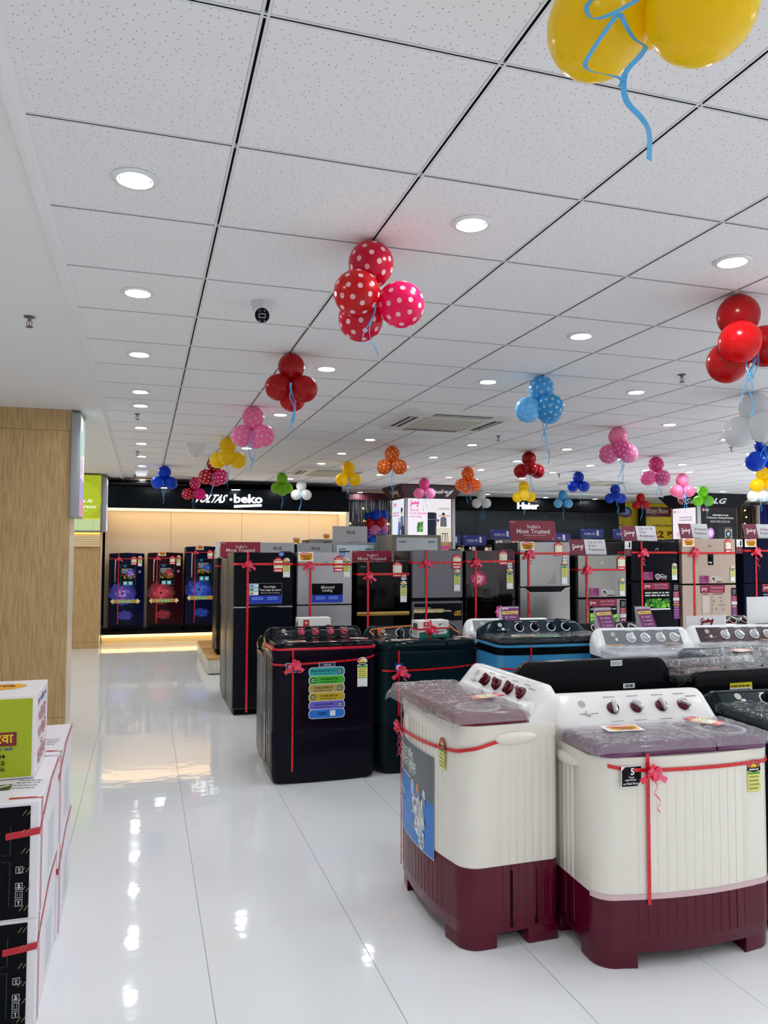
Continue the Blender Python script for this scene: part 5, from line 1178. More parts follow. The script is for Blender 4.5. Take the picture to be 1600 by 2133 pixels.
d = Dec(0); offer_card(d, -.06, 0, .06, .085); o = d.build('offer_card', None); o.location = (2.60, 11.30, 1.722); tag(o, 'small offer card highest up by the cream alcove wall', 'card')
b = MB(); b.box(-.06, .06, .0004, .004, 0, .085, M('#eeeeee')); b.build('backing', o)
def brand(l1):
    def f(d, w, h):
        d.rect(-w / 2, 0, -w * .08, h, '#7a1238'); script_logo(d, -w * .43, h * .30, -w * .13, h * .72, '#f6f0f2', .0065)
        n = len(l1)
        for k, s in enumerate(l1):
            e = min(.44, .02 + .049 * len(s)); z = h * (.80 - .235 * k) if n == 3 else h * (.62 - .27 * k); d.text(s, w * .02, z - h * .07, w * e, z + h * .10, '#8a3a64', .0)
    return f
card('white and maroon Up to 24 Days Freshness card on the silver fridge', 4.73, 7.55, 1.514, .46, .170, '#e6e6ea', .10, brand(['Up to 24', 'Days', 'Freshness']))
card('white and maroon Up to 30 Days Freshness card on the black fridge', 5.40, 7.55, 1.672, .46, .170, '#e6e6ea', .12, brand(['Up to 30', 'Days', 'Freshness']))
card('white and maroon AI Powered Freshness card on the champagne fridge', 6.15, 7.55, 1.707, .40, .170, '#cfd2d2', .14, brand(['AI Powered', 'Freshness']))
card('white and maroon AI Powered Freshness card at the right edge', 7.10, 7.55, 1.715, .46, .170, '#cfd2d2', .16, brand(['AI Powered', 'Freshness']))
one_card('small number one card in the gap left of the black fridge', 5.135, 7.40, 1.50, .085, .165)
one_card('small number one card in the gap left of the dark navy fridge', 6.645, 7.40, 1.53, .085, .165)
for o in bpy.data.objects:
    if o.name.startswith('number_one_card'): pass
# ================================================================ TWIN-TUB WASHING MACHINES
def FM(y): return Face(-.5, .5, 1., 0, 0, 1, -1., y)
def front_y(x, W, D, r, bulge):
    a = abs(x); e = W / 2 - r
    if a <= e: return -D / 2 - bulge * (1 - (a / e) ** 2)
    return -D / 2 + r - math.sqrt(max(r * r - (a - e) ** 2, 0))
def plan(W, D, r, bulge, gd=0., gxs=(), gys=(), sx=1., sy=1.):
    P = []; e = W / 2 - r
    xs = sorted(set([round(-e + 2 * e * i / 16, 5) for i in range(17)] + []))
    fr = [(x, 0) for x in xs]
    for g in gxs: fr += [(g - .0035, 0), (g - .0018, 1), (g + .0018, 1), (g + .0035, 0)]
    fr.sort()
    for x, k in fr: P.append((x, front_y(x, W, D, r, bulge) + k * gd))
    for i in range(1, 9): a = -PI / 2 + PI / 2 * i / 8; P.append((e + r * math.cos(a), -D / 2 + r + r * math.sin(a)))
    rb = .03; ys = [(-D / 2 + r, 0), (D / 2 - rb, 0)]
    for g in gys: ys += [(g - .0035, 0), (g - .0018, 1), (g + .0018, 1), (g + .0035, 0)]
    ys.sort()
    for y, k in ys[1:]: P.append((W / 2 - k * gd, y))
    for i in range(1, 5): a = PI / 2 * i / 4; P.append((W / 2 - rb + rb * math.cos(a), D / 2 - rb + rb * math.sin(a)))
    for i in range(0, 5): a = PI / 2 + PI / 2 * i / 4; P.append((-W / 2 + rb + rb * math.cos(a), D / 2 - rb + rb * math.sin(a)))
    for y, k in ys[::-1][1:]: P.append((-W / 2 + k * gd, y))
    for i in range(1, 8): a = PI + PI / 2 * i / 8; P.append((-e + r * math.cos(a), -D / 2 + r + r * math.sin(a)))
    return [(x * sx, y * sy) for x, y in P]
def rrect(x0, x1, y0, y1, rs, n=5):
    P = []
    for cx, cy, sx, sy, a0, r in ((x1, y0, -1, 1, -90, rs[1]), (x1, y1, -1, -1, 0, rs[2]), (x0, y1, 1, -1, 90, rs[3]), (x0, y0, 1, 1, 180, rs[0])):
        for i in range(n + 1):
            a = math.radians(a0 + 90 * i / n); P.append((cx + sx * r + r * math.cos(a), cy + sy * r + r * math.sin(a)))
    return P
def inset(P, k, cx, cy, W, H): return [(cx + (x - cx) * (1 - 2 * k / W), cy + (y - cy) * (1 - 2 * k / H)) for x, y in P]
def wrap(t, x0, x1, y0, y1, z, m=(.05, .06), seed=1, name='plastic_wrap', mat=None, amp=.007, corner=.08, nx=74, ny=44, back=.0):
    """a crumpled clear sheet lying on the lids and folding down over their edges"""
    vs = []; mx_, my_ = m; off = Vector((seed * 3.7, seed * 1.3, 0))
    for j in range(ny + 1):
        for i in range(nx + 1):
            u = x0 - mx_ + (x1 - x0 + 2 * mx_) * i / nx; v = y0 - my_ + (y1 - y0 + my_ + back) * j / ny
            dx = max(x0 - u, u - x1, 0); dy = max(y0 - v, 0); sgn = -1 if u < x0 else 1
            q = Vector((u, v, 0)) * 9 + off
            n1 = 1 - abs(noise.noise(q)) * 2.2; n2 = 1 - abs(noise.noise(q * 2.7)) * 2.2; n3 = noise.noise(q * 7)
            w = amp * (.6 * n1 + .45 * n2 + .25 * n3)
            ins = 1 if dx == 0 and dy == 0 else 0
            z_ = z + max(.002, .006 + w * (.9 if ins else .3))
            X = min(max(u, x0), x1); Y = max(v, y0)
            c = min(dx, dy)
            if dx: X += sgn * (.007 + .22 * dx + abs(w) * .8 + .35 * c)
            if dy: Y -= .007 + .22 * dy + abs(w) * .8 + .35 * c
            z_ -= max(dx, dy) * .92 + c * .4 + .25 * abs(w)
            vs.append((X, Y, z_))
    b = MB(); b.add(vs, [(j * (nx + 1) + i, j * (nx + 1) + i + 1, (j + 1) * (nx + 1) + i + 1, (j + 1) * (nx + 1) + i) for j in range(ny) for i in range(nx)], mat or m_film())
    return b.build(name, t, ang=80)
def washer(label, x, y, rz, W=.76, D=.46, zt=.80, zs=.28, ztop=.94, r=.085, bulge=.028, low='#560420', up='#eae4d8', lid='#7d2a5c', panel='#efedea', pface=None, knob='#5c0c22', knobtop='#d8d8d8',
           feet=True, grooves=True, trim=None, band=None, lidh=.048, ribs=True, xs=.12, split=None, group=None, pdep=.14, lid_rough=.12, gloss=.22, lid2=None, knobs=4, lowrough=.2, pr=.06, ring=True, ph=None):
    t = thing('washing_machine', label, 'washing machine', (x, y, 0), rz, group)
    lm = M(low, lowrough, 0, .35); um = M(up, gloss); gxs = [-W / 2 + .155 + .0385 * k for k in range(int((W - .26) / .0385))] if grooves else []; gys = [-.04, -.005, .03, .065, .10, .135, .17] if grooves else []
    pl = lambda gd, s: plan(W, D, r, bulge, gd, gxs, gys, s, s)
    z0 = .058 if feet else .012; b = MB()
    R = [(z0, .985, 0), (z0 + .004, .992, 0), (z0 + .042, .993, 0), (z0 + .046, 1.0, 0), (z0 + .052, 1.0, .0022 if grooves else 0), (zs - .004, 1.0, .0022 if grooves else 0), (zs - .001, .996, 0)]
    if not feet: R = [(.004, .93, 0), (.012, .965, 0), (.035, .99, 0), (.07, 1.0, 0), (zs - .004, 1.0, 0), (zs - .001, .996, 0)]
    b.rings([[(px, py, z) for px, py in pl(gd, s)] for z, s, gd in R], lm); b.build('lower_body', t, ang=28)
    if feet:
        e = W / 2 - .002; f = -D / 2
        for sg in (-1, 1):
            P = [(sg * (e - .15), front_y(e - .15, W, D, r, bulge) + .003)] + [(sg * (W / 2 - r + r * math.sin(a) - .004), f + r - r * math.cos(a) + .004) for a in [PI / 2 * k / 6 for k in range(7)]] + [(sg * (e - .002), f + .15), (sg * (e - .13), f + .15)]
            if sg < 0: P = P[::-1]
            b = MB(); b.rings([[(q[0] * s, q[1] * s, z) for q in P] for z, s in ((0, .985), (.006, .992), (.062, .993))], lm); b.build('foot', t, ang=28)
            b = MB(); b.box(sg * (e - .06) - .06, sg * (e - .06) + .06, D / 2 - .14, D / 2 - .004, 0, .062, lm, .006); b.build('foot', t)
        b = MB(); b.box(-W / 2 + .03, W / 2 - .03, -D / 2 + .03, D / 2 - .02, .066, .09, M('#0d0708', .6)); b.build('underside', t, smooth=False)
        for sg in (-1, 1):
            for yy in (.0, .11):
                b = MB(); b.box(sg * (W / 2 - .003) - .003, sg * (W / 2 - .003) + .003, yy - .006, yy + .006, .075, zs - .02, M('#1c0208', .5), .001, 1); b.build('side_slot', t)
    b = MB()
    R = [(zs, .994, 0), (zs + .004, 1.0, 0), (zs + .02, 1.0, .0014 if grooves else 0), (zt - .075, 1.0, .0014 if grooves else 0), (zt - .062, 1.0, 0), (zt - .058, 1.005, 0), (zt - .006, 1.007, 0), (zt, 1.0, 0)]
    b.rings([[(px, py, z) for px, py in pl(gd, s)] for z, s, gd in R], um); b.build('upper_body', t, ang=28)
    if band:
        b = MB(); b.rings([[(px, py, z) for px, py in pl(0, 1.0085)] for z in (zt - .055, zt - .005)], M(band, .25), False, False); b.build('band', t, ang=28)
    if trim:
        b = MB(); b.rings([[(px, py, z) for px, py in pl(0, s)] for z, s in ((zt - .004, 1.006), (zt - .002, 1.016), (zt + .010, 1.016), (zt + .012, 1.006))], M(trim, .25)); b.build('trim_line', t, ang=28)
    if feet or ribs == 'grip':
        for sg in (-1, 1):
            b = MB(); b.sphere((sg * (W / 2 + .002), .02, zt - .055), 1, um, 20, 12, (.018, .095, .026)); b.build('side_grip', t)
    # lids
    yb = D / 2 - pdep; yf = -D / 2 - bulge * .35; lz = zt + (.012 if trim else 0.001)
    for k, (a, c) in enumerate(((-W / 2 + .008, xs - .002), (xs + .002, W / 2 - .008))):
        rs = (r * .85, .008, .008, .01) if k == 0 else (.008, r * .85, .01, .008); P = rrect(a, c, yf, yb, rs); cx, cy = (a + c) / 2, (yf + yb) / 2
        b = MB(); b.rings([[(q[0], q[1], z) for q in inset(P, ins, cx, cy, c - a, yb - yf)] for z, ins in ((lz, .003), (lz + .004, 0), (lz + lidh * .55, .001), (lz + lidh * .85, .008), (lz + lidh * .97, .02), (lz + lidh, .05))], M(lid2 if (k and lid2) else lid, lid_rough, 0, .5, coat=.3), True, True)
        b.build('wash_lid' if k == 0 else 'spin_lid', t, ang=40)
    if ring:
        b = MB(); cx = (xs + W / 2) / 2; cy = (yf + yb) / 2 - .01; R_ = min(.095, (W / 2 - xs) / 2 - .03)
        b.lathe([(R_ - .018, 0), (R_ - .016, .005), (R_ - .003, .005), (R_, 0)], M('#e8e6ea', .25), 36, Tm(cx, cy, lz + lidh - .001)); b.build('window_ring', t)
    # control panel
    h = ztop - zt; pb = D / 2; pf = yb + .004
    prof = [(pf, 0), (pf, .16), (pf + .012, .30), (pb - .052, .93), (pb - .036, 1.0), (pb - .006, .98), (pb, .9), (pb, 0)]
    xsn = [0, .004, .012, pr * .4, pr * .7, pr, .14]; xsn = xsn + [W - q for q in xsn[::-1]]; rs = []
    for q in xsn:
        e = min(q, W - q); g = 1 if e >= pr else .42 + .58 * math.sqrt(max(0, 1 - (1 - e / pr) ** 2))
        rs.append([(-W / 2 + q, yy + (.0 if zz else 0), zt + max(zz * h * g, 0)) for yy, zz in prof])
    pm = M(panel, .2); b = MB(); b.rings(rs, pm); pnl = b.build('control_panel', t, ang=40)
    A = Vector((0, pf + .012, zt + .30 * h)); B = Vector((0, pb - .052, zt + .93 * h)); up_ = (B - A).normalized(); L = (B - A).length
    nrm = Vector((1, 0, 0)).cross(up_); fm = Matrix(((1, 0, 0, A.x), (0, -nrm.y, up_.y, A.y), (0, -nrm.z, up_.z, A.z), (0, 0, 0, 1)))   # local x, -y out of the face, z up the slope
    if pface:
        b = MB(); b.box(-W / 2 + pr * .9, W / 2 - pr * 1.3, -.0015, .002, L * .04, L * .97, M(pface, .25), .001, 1); b.build('panel_inlay', t, fm)
    t['_l'] = L
    cx0 = -W / 2 + W * .36; dx = W * .145
    offs = [0, 1, 2.08, 3.05]
    for k in range(knobs):
        kx = cx0 + offs[k] * dx; R_ = min(.028, L * .34)
        m4 = fm @ Tm(kx, 0, L * .52) @ Matrix.Rotation(PI / 2, 4, 'X')
        b = MB(); b.lathe([(R_ * 1.25, -.001), (R_ * 1.25, .0016), (R_ * 1.1, .002)], M('#f2f2f2' if not knobtop == 'red' else '#16161a', .2), 24, m4)
        b.lathe([(R_, .001), (R_ * 1.0, .006), (R_ * .86, .016), (R_ * .8, .018)], M(knob, .15, 0, .5, coat=.4), 24, m4); kb = b.build('knob', t)
        a = (-.5, .3, -.2, .6)[k]; b = MB(); b.box(-R_ * .3, R_ * .3, -R_ * .98, R_ * .98, .012, .033, M(knobtop if knobtop != 'red' else '#e83a52', .15, .3 if knobtop != 'red' else 0), .005); b.build('grip', kb, m4 @ Matrix.Rotation(a + .4, 4, 'Z'))
    d = Dec(-.0022 if pface else -.0006, eps=.0001); ink = '#9a9ca0' if not pface else '#d8d8da'
    for k in range(knobs):
        kx = cx0 + offs[k] * dx; d.lines(kx - .025, L * .90, kx + .03, L * .96, 1, ink, k, .6); d.lines(kx - .03, L * .05, kx + .03, L * .10, 1, ink, k + 3, .5)
    d.lines(W * .34, L * .8, W * .41, L * .86, 1, ink, 7, .7)
    o = d.build('panel_print', t, fm); o['kind'] = 'stuff'
    b = MB(); b.box(-W * .31, -W * .285, -.012, 0, L * .30, L * .48, M('#e2e0dc', .3), .003); b.build('selector_lever', t, fm)
    d = Dec(-.0008 if not pface else -.0024, eps=.0001); d.ell(-W * .315, L * .72, .017, .017, '#b9b4a6', 18); d.rect(-W * .35, L * .36, -W * .235, L * .39, '#8c8c8e'); d.build('panel_badge', t, fm)
    del t['_l']
    return t
def lay_card(label, x, y, z, rz, w, h, draw, tilt=0., curl=.012, cat='price tag', name='price_tag'):
    """a printed card lying on a machine, slightly curled"""
    d = Dec(0, eps=.00008); draw(d, w, h)
    b = MB(); b.box(-w / 2, w / 2, .0004, .0012, -h / 2, h / 2, M('#e9e4d6', .5)); d2 = d.mb; d2.box(-w / 2, w / 2, .0003, .0011, -h / 2, h / 2, M('#e9e4d6', .5))
    m = Matrix.Rotation(rz, 4, 'Z') @ Matrix.Rotation(tilt, 4, 'X') @ ROTX
    o = d2.build(name, None, m, smooth=False); o.location = (x, y, z); return tag(o, label, cat)
def draw_tag(d, w, h):
    d.rect(-w / 2, -h / 2, w / 2, h / 2, '#d2131f'); d.rect(-w * .30, -h * .42, w * .28, h * .42, '#f6efbc'); d.rect(-w * .05, -h * .36, w * .24, h * .36, '#efece0')
    for k in range(3): d.rect(-w * .26 + .12 * w * k, h * .1, -w * .20 + .12 * w * k, h * .28, '#8a7a3a')
    d.lines(-w * .26, -h * .3, w * .2, -h * .05, 2, '#a89c70', 3); d.lines(w * .31, -h * .25, w * .48, h * .25, 2, '#ffffff', 5); d.lines(-w * .48, -h * .3, -w * .33, h * .3, 3, '#f6d0d0', 6)
def draw_offer(d, w, h): offer_card(d, -w / 2, -h / 2, w / 2, h / 2)
def body_ribbon(t, W, D, r, bulge, pts, wd=.013, vx=None, vz=(.3, .8), name='ribbon'):
    """flat ribbon round the front: pts = (x, z) along the plan outline; x beyond the half width runs back along the side"""
    b = MB(); P = []; q = W / 2 - r; arc = r * PI / 2
    def on(u):     # u = distance along the outline from the centre line of the front
        a = abs(u); sg = 1 if u > 0 else -1
        if a <= q: return u, front_y(u, W, D, r, bulge) - .006
        if a <= q + arc: th = (a - q) / r; return sg * (q + (r + .006) * math.sin(th)), -D / 2 + r - (r + .006) * math.cos(th)
        return sg * (W / 2 + .006), -D / 2 + r + (a - q - arc)
    for k in range(len(pts) - 1):
        for i in range(4):
            f = i / 4; u = pts[k][0] + (pts[k + 1][0] - pts[k][0]) * f; P.append(on(u) + (pts[k][1] + (pts[k + 1][1] - pts[k][1]) * f,))
    P.append(on(pts[-1][0]) + (pts[-1][1],))
    b.strip(P, [Vector((0, 0, wd / 2))] * len(P), RED)
    if vx is not None:
        y_ = front_y(vx, W, D, r, bulge) * 1.01 - .003; n = 6
        Q = [(vx + .012 * (1 - k / n) * 0, y_ - .002, vz[0] + (vz[1] - vz[0]) * k / n) for k in range(n + 1)]; b.strip(Q, [Vector((wd / 2, 0, 0))] * (n + 1), RED)
    b.build(name, t, ang=60)

# ---- W1, the ivory and maroon machine turned side-on, left
W, D, r, bg = .75, .425, .085, .028
t = washer('ivory and maroon twin-tub turned to the aisle with a blue poster on its front', 1.398, 3.195, -PI / 2 + .02, W=W, D=D, zt=.862, zs=.315, ztop=1.0, r=r, bulge=bg, low='#5c0624', lid='#7a1236', knob='#5a0a1e', knobtop='#5a0a1e', pdep=.135)
wrap(t, -W / 2 + .01, W / 2 - .01, -D / 2 - .012, D / 2 - .14, .912, (.045, .075), 3, amp=.009, mat=m_film('#f6f2f6', .15, 1.42))
d = Dec(0, eps=.00010); d.rect(-.337, .272, .147, .694, '#e9ecee', 12); d.rect(-.335, .275, .145, .692, '#59646a', 12)
v = []; n = 12
d.put([(-.335 + .48 * i / n, .275) for i in range(n + 1)] + [(-.335 + .48 * i / n, .545 - .0 + -.055 * i / n) for i in range(n + 1)], [(i, i + 1, n + 2 + i, n + 1 + i) for i in range(n)], '#1678d0')
d.text('दमदार वॉश.', -.315, .615, -.085, .668, '#eef2f4', .012); d.text('शानदार लुक्स.', -.315, .555, -.045, .612, '#eef2f4', .012); d.lines(-.31, .530, -.13, .546, 1, '#d0d8dc', 3)
r_ = random.Random(3)
for a, c, p, q, col in ((-.10, .505, .022, .035, '#a9c4d8'), (-.03, .515, .015, .025, '#e8824a'), (.045, .50, .014, .034, '#dfe4e6'), (-.03, .44, .07, .055, '#cfd4d6'), (.0, .40, .055, .06, '#b0b6ba'), (-.02, .36, .05, .04, '#dde2e4'), (.01, .345, .03, .02, '#7fb4d8'), (.02, .31, .034, .034, '#c9ced0'), (.02, .31, .026, .026, '#9aa2a6')):
    d.ell(a, c, p, q, col, 18)
for k in range(26):
    a = r_.uniform(-.09, .06); c = r_.uniform(.34, .49); d.ell(a, c, r_.uniform(.004, .018), r_.uniform(.004, .02), r_.choice(['#e8ecee', '#8f979c', '#b8c0c4', '#6f7a82', '#f6f8f8']), 8)
for k in range(4): d.poly([(.02, .31), (.02 + .026 * math.cos(k * 1.57), .31 + .026 * math.sin(k * 1.57)), (.02 + .026 * math.cos(k * 1.57 + .5), .31 + .026 * math.sin(k * 1.57 + .5))], '#e6eaec')
d.lines(-.32, .44, -.2, .47, 2, '#bcdcf4', 4); d.lines(-.32, .395, -.24, .41, 1, '#bcdcf4', 6)
d.stroke([(-.33, .40), (-.2, .37), (-.05, .33)], .0015, '#6fb4ec', 4); d.stroke([(-.24, .47), (-.235, .44), (-.215, .445), (-.21, .47)], .003, '#8cc6f0', 4)
d.build('front_poster', t, warp=lambda x, z: front_y(x, W, D, r, bg) - .0035)
Fm = FM(front_y(.2, W, D, r, bg) - .002); energy_label(t, Fm, .185, -.79, .245, -.665, 5, False)
d = Dec(front_y(-.31, W, D, r, bg) - .002); d.rect(-.345, .765, -.285, .825, '#15161c'); d.text('5', -.33, .785, -.31, .82, '#f0f0f0', .02); d.build('warranty_sticker', t)
body_ribbon(t, W, D, r, bg, [(-.36, .715), (-.33, .715), (-.2, .722), (-.05, .732), (.1, .74), (.2, .748), (.28, .755), (.33, .762), (.36, .770), (.40, .778), (.44, .788), (.52, .806)], .014, -.315, (.085, .84))
bow(t, -.315, front_y(-.315, W, D, r, bg) - .014, .725, .055, 31, 2, 2.4)
lay_card('red and cream price tag on the film of the aisle-facing ivory machine', 1.405, 3.045, .934, math.radians(14), .155, .06, draw_tag, .06)
# ---- W2, ivory and maroon machine facing us
W, D, r, bg = .78, .46, .085, .03
t = washer('ivory and maroon twin-tub nearest the camera facing forward with mauve lids', 2.03, 2.765, math.radians(-3), W=W, D=D, zt=.775, zs=.262, ztop=.938, r=r, bulge=bg, low='#560422', lid='#6b2f5c', lid2='#6b2f5c', knob='#5a0a1e', knobtop='#c9c9cc', pdep=.155)
wrap(t, -W / 2 + .008, W / 2 - .008, -D / 2 - .012, D / 2 - .16, .826, (.05, .035), 7, amp=.008, mat=m_film('#f2eef8', .15, 1.42))
b = MB(); rs = [[(px, py, z) for px, py in (lambda q: q[-7:] + q[:27])(plan(W, D, r, bg, 0, (), (), 1.006, 1.006))] for z in (.252, .272)]
n = len(rs[0]); b.add([p for q in rs for p in q], [(i, i + 1, n + i + 1, n + i) for i in range(n - 1)], M('#d8b8bc', .3)); o = b.build('seam_tape', t)
d = Dec(front_y(-.25, W, D, r, bg) - .006, eps=.0002); d.rect(-.302, .668, -.215, .746, '#e9e9e9'); d.poly([(-.299, .671), (-.235, .671), (-.218, .69), (-.218, .743), (-.285, .743), (-.299, .73)], '#16171a')
d.text('5', -.262, .712, -.246, .738, '#f4f4f4', .03); d.text('Year', -.272, .70, -.245, .708, '#f0f0f0', .01); d.text('warranty', -.286, .689, -.238, .698, '#f0f0f0', .01); d.text('on Wash Motor', -.294, .677, -.228, .686, '#f0f0f0', .01); d.build('warranty_sticker', t)
Fm = FM(front_y(.28, W, D, r, bg) - .006); energy_label(t, Fm, .252, -.735, .312, -.612, 5, False)
body_ribbon(t, W, D, r, bg, [(-.345, .747), (-.30, .737), (-.25, .731), (-.2, .728), (-.1, .727), (0, .7265), (.1, .726), (.2, .7255), (.3, .725), (.36, .725), (.43, .726)], .014, -.195, (.235, .79))
bow(t, -.185, front_y(-.19, W, D, r, bg) - .018, .725, .06, 33, 1, 2.3)
lay_card('orange and white offer card on the mauve lid of the nearest machine', 1.845, 2.715, .842, math.radians(-6), .155, .085, draw_offer, .03, cat='card', name='offer_card')
lay_card('price tag lying on the round spin window of the nearest machine', 2.245, 2.72, .845, math.radians(-64), .15, .075, draw_tag, .05)
# ---- W3, glossy dark machine with a red line
W, D, r, bg = .715, .44, .06, .012
t = washer('glossy plum-black twin-tub with a red trim line and coloured feature sticker', 1.19, 5.375, 0, W=W, D=D, zt=.885, zs=.335, ztop=1.0, r=r, bulge=bg, low='#14131f', up='#150f1c', lid='#0b0b10', panel='#121218', pface='#0d0d12', knob='#c8485c', knobtop='red', feet=False, grooves=False, trim='#d81f38', lidh=.034, gloss=.10, lowrough=.10, lid_rough=.06, ring=False, pdep=.12)
wrap(t, -W / 2 + .08, W / 2 - .06, .10, .22, .968, (.04, .04), 9, amp=.014, nx=56, ny=26, back=.03, mat=m_film('#c8d0dc', .02, 1.22))
for sg in (-1,):
    for k, yy in enumerate((-.12, -.06, .02, .10)):
        b = MB(); b.box(-W / 2 - .0025, -W / 2 + .004, yy - .018, yy + .018, .075, .84, M('#23242b', .08, 0, .5, coat=.4), .003); b.build('side_rib', t)
b = MB(); b.box(-W / 2 - .012, -W / 2 + .02, .12, .19, .86, .90, M('#c77a2a', .3), .01); b.build('corner_catch', t)
d = Dec(-D / 2 - bg - .002, eps=.0002)
for k, (c, s1, left) in enumerate((('#2ba6a6', 'SPECIAL DETERGENT MIX CYCLE', 0), ('#3fae2a', '3-WAY MAGIC FILTER', 1), ('#b39b4e', 'DOUBLE LAYERED LID', 0), ('#c2a61e', 'DURABLE MOTOR', 1), ('#6a63c8', 'AQUA BALANCER', 0), ('#1f6fd0', '', 0))):
    z1 = .762 - .0555 * k; z0 = z1 - .057
    P = rrect(-.122, .128, z0 - .003, z1 + .003, (.024,) * 4); d.poly(P, '#d6dada'); 
    P = rrect(-.118, .124, z0 + .001, z1 - .001, (.022,) * 4); d.poly(P, c)
    ix = -.09 if left else .092
    if s1:
        d.ell(ix, (z0 + z1) / 2, .018, .018, '#10141a' if c != '#6a63c8' else '#3a3498', 16); d.ell(ix, (z0 + z1) / 2, .012, .012, '#dfe6e6', 12); d.ell(ix, (z0 + z1) / 2, .007, .007, '#2a343c', 8)
        x0, x1 = (-.06, .10) if left else (-.105, .065)
        d.text(s1, x0 + (.0 if len(s1) > 20 else .02), z0 + .028, x1 - (.0 if len(s1) > 20 else .02), z0 + .042, '#10141a', .015); d.lines(x0 + .02, z0 + .012, x1 - .03, z0 + .02, 1, '#2a3236', k)
    else: d.lines(-.06, z0 + .02, .0, z0 + .04, 2, '#0a1830', 3); d.rect(.025, z0 + .012, .062, z0 + .048, '#dfe6ee')
d.poly([(-.055, .768), (.058, .768), (.058, .795), (-.055, .795)], '#dfe3e6'); d.rect(-.052, .770, .055, .793, '#15234e'); d.text('elanté', -.02, .776, .03, .787, '#e8ecf4', .01)
d.build('feature_sticker', t)
Fm = FM(-D / 2 - bg - .001); energy_label(t, Fm, .217, -.822, .288, -.622, 5, True)
d = Dec(-D / 2 - bg * .5 - .003); d.rect(-.275, .735, -.205, .80, '#e4e6ea'); d.poly([(-.272, .738), (-.208, .738), (-.208, .797), (-.272, .797)], '#163a8c'); d.ell(-.24, .77, .018, .025, '#e8ecf4', 16); d.poly([(-.272, .738), (-.24, .738), (-.272, .77)], '#c03048'); d.build('emblem_sticker', t)
body_ribbon(t, W, D, r, bg, [(-.42, .797), (-.345, .79), (-.30, .788), (-.22, .79), (0, .797), (.15, .803), (.25, .81), (.30, .818), (.345, .83)], .012, -.228, (.085, .885))
bow(t, -.215, -D / 2 - bg - .014, .79, .07, 35, 1, .6)
lay_card('offer card at the front left of the plum-black machine lid', 1.0, 5.22, .934, 0, .125, .06, draw_offer, 0, cat='card', name='offer_card')
lay_card('price tag at the right end of the plum-black machine lid', 1.46, 5.30, .934, -.5, .13, .06, draw_tag, 0)
# ---- W4, dark teal with an orange line
W, D, r, bg = .755, .45, .075, .02
t = washer('dark teal-black twin-tub carrying the gift-tied iron carton', 1.96, 5.41, 0, W=W, D=D, zt=.845, zs=.34, ztop=.985, r=r, bulge=bg, low='#0e1a20', up='#0f2128', lid='#0c1d22', panel='#16282e', pface='#1c2e33', knob='#101418', knobtop='#2a2e34', feet=False, grooves=False, lidh=.07, gloss=.2, lowrough=.2, lid_rough=.05, ring=False, pdep=.10)
b = MB(); b.tube([(-W / 2 + .05, .11, .925), (-W / 2 + .03, .14, .95), (-W / 2 + .05, .15, .965), (0, .15, .985), (W / 2 - .16, .15, 1.0), (W / 2 - .10, .145, .99), (W / 2 - .05, .12, .94), (W / 2 - .02, .10, .925)], .006, M('#e07a30', .3), 8)
b.box(-W / 2 + .085, -W / 2 + .105, .10, .14, .92, .975, M('#e0702a', .3), .004); b.build('orange_trim', t)
d = Dec(-D / 2 - bg * .6 - .003); d.rect(-.275, .705, -.215, .765, '#1a3c98'); d.ell(-.245, .735, .02, .02, '#e8ecf4', 14); d.build('emblem_sticker', t)
body_ribbon(t, W, D, r, bg, [(-.36, .715), (-.3, .712), (-.2, .712), (0, .716), (.2, .722), (.3, .73), (.36, .74)], .012, -.245, (.4, .85))
bow(t, -.235, -D / 2 - bg - .012, .715, .075, 36, 1, .7)
lay_card('offer card at the left end of the teal-black machine lid', 1.76, 5.26, .918, 0, .14, .06, draw_offer, 0, cat='card', name='offer_card')
lay_card('price tag at the right end of the teal-black machine lid', 2.26, 5.32, .918, -.5, .13, .06, draw_tag, 0)
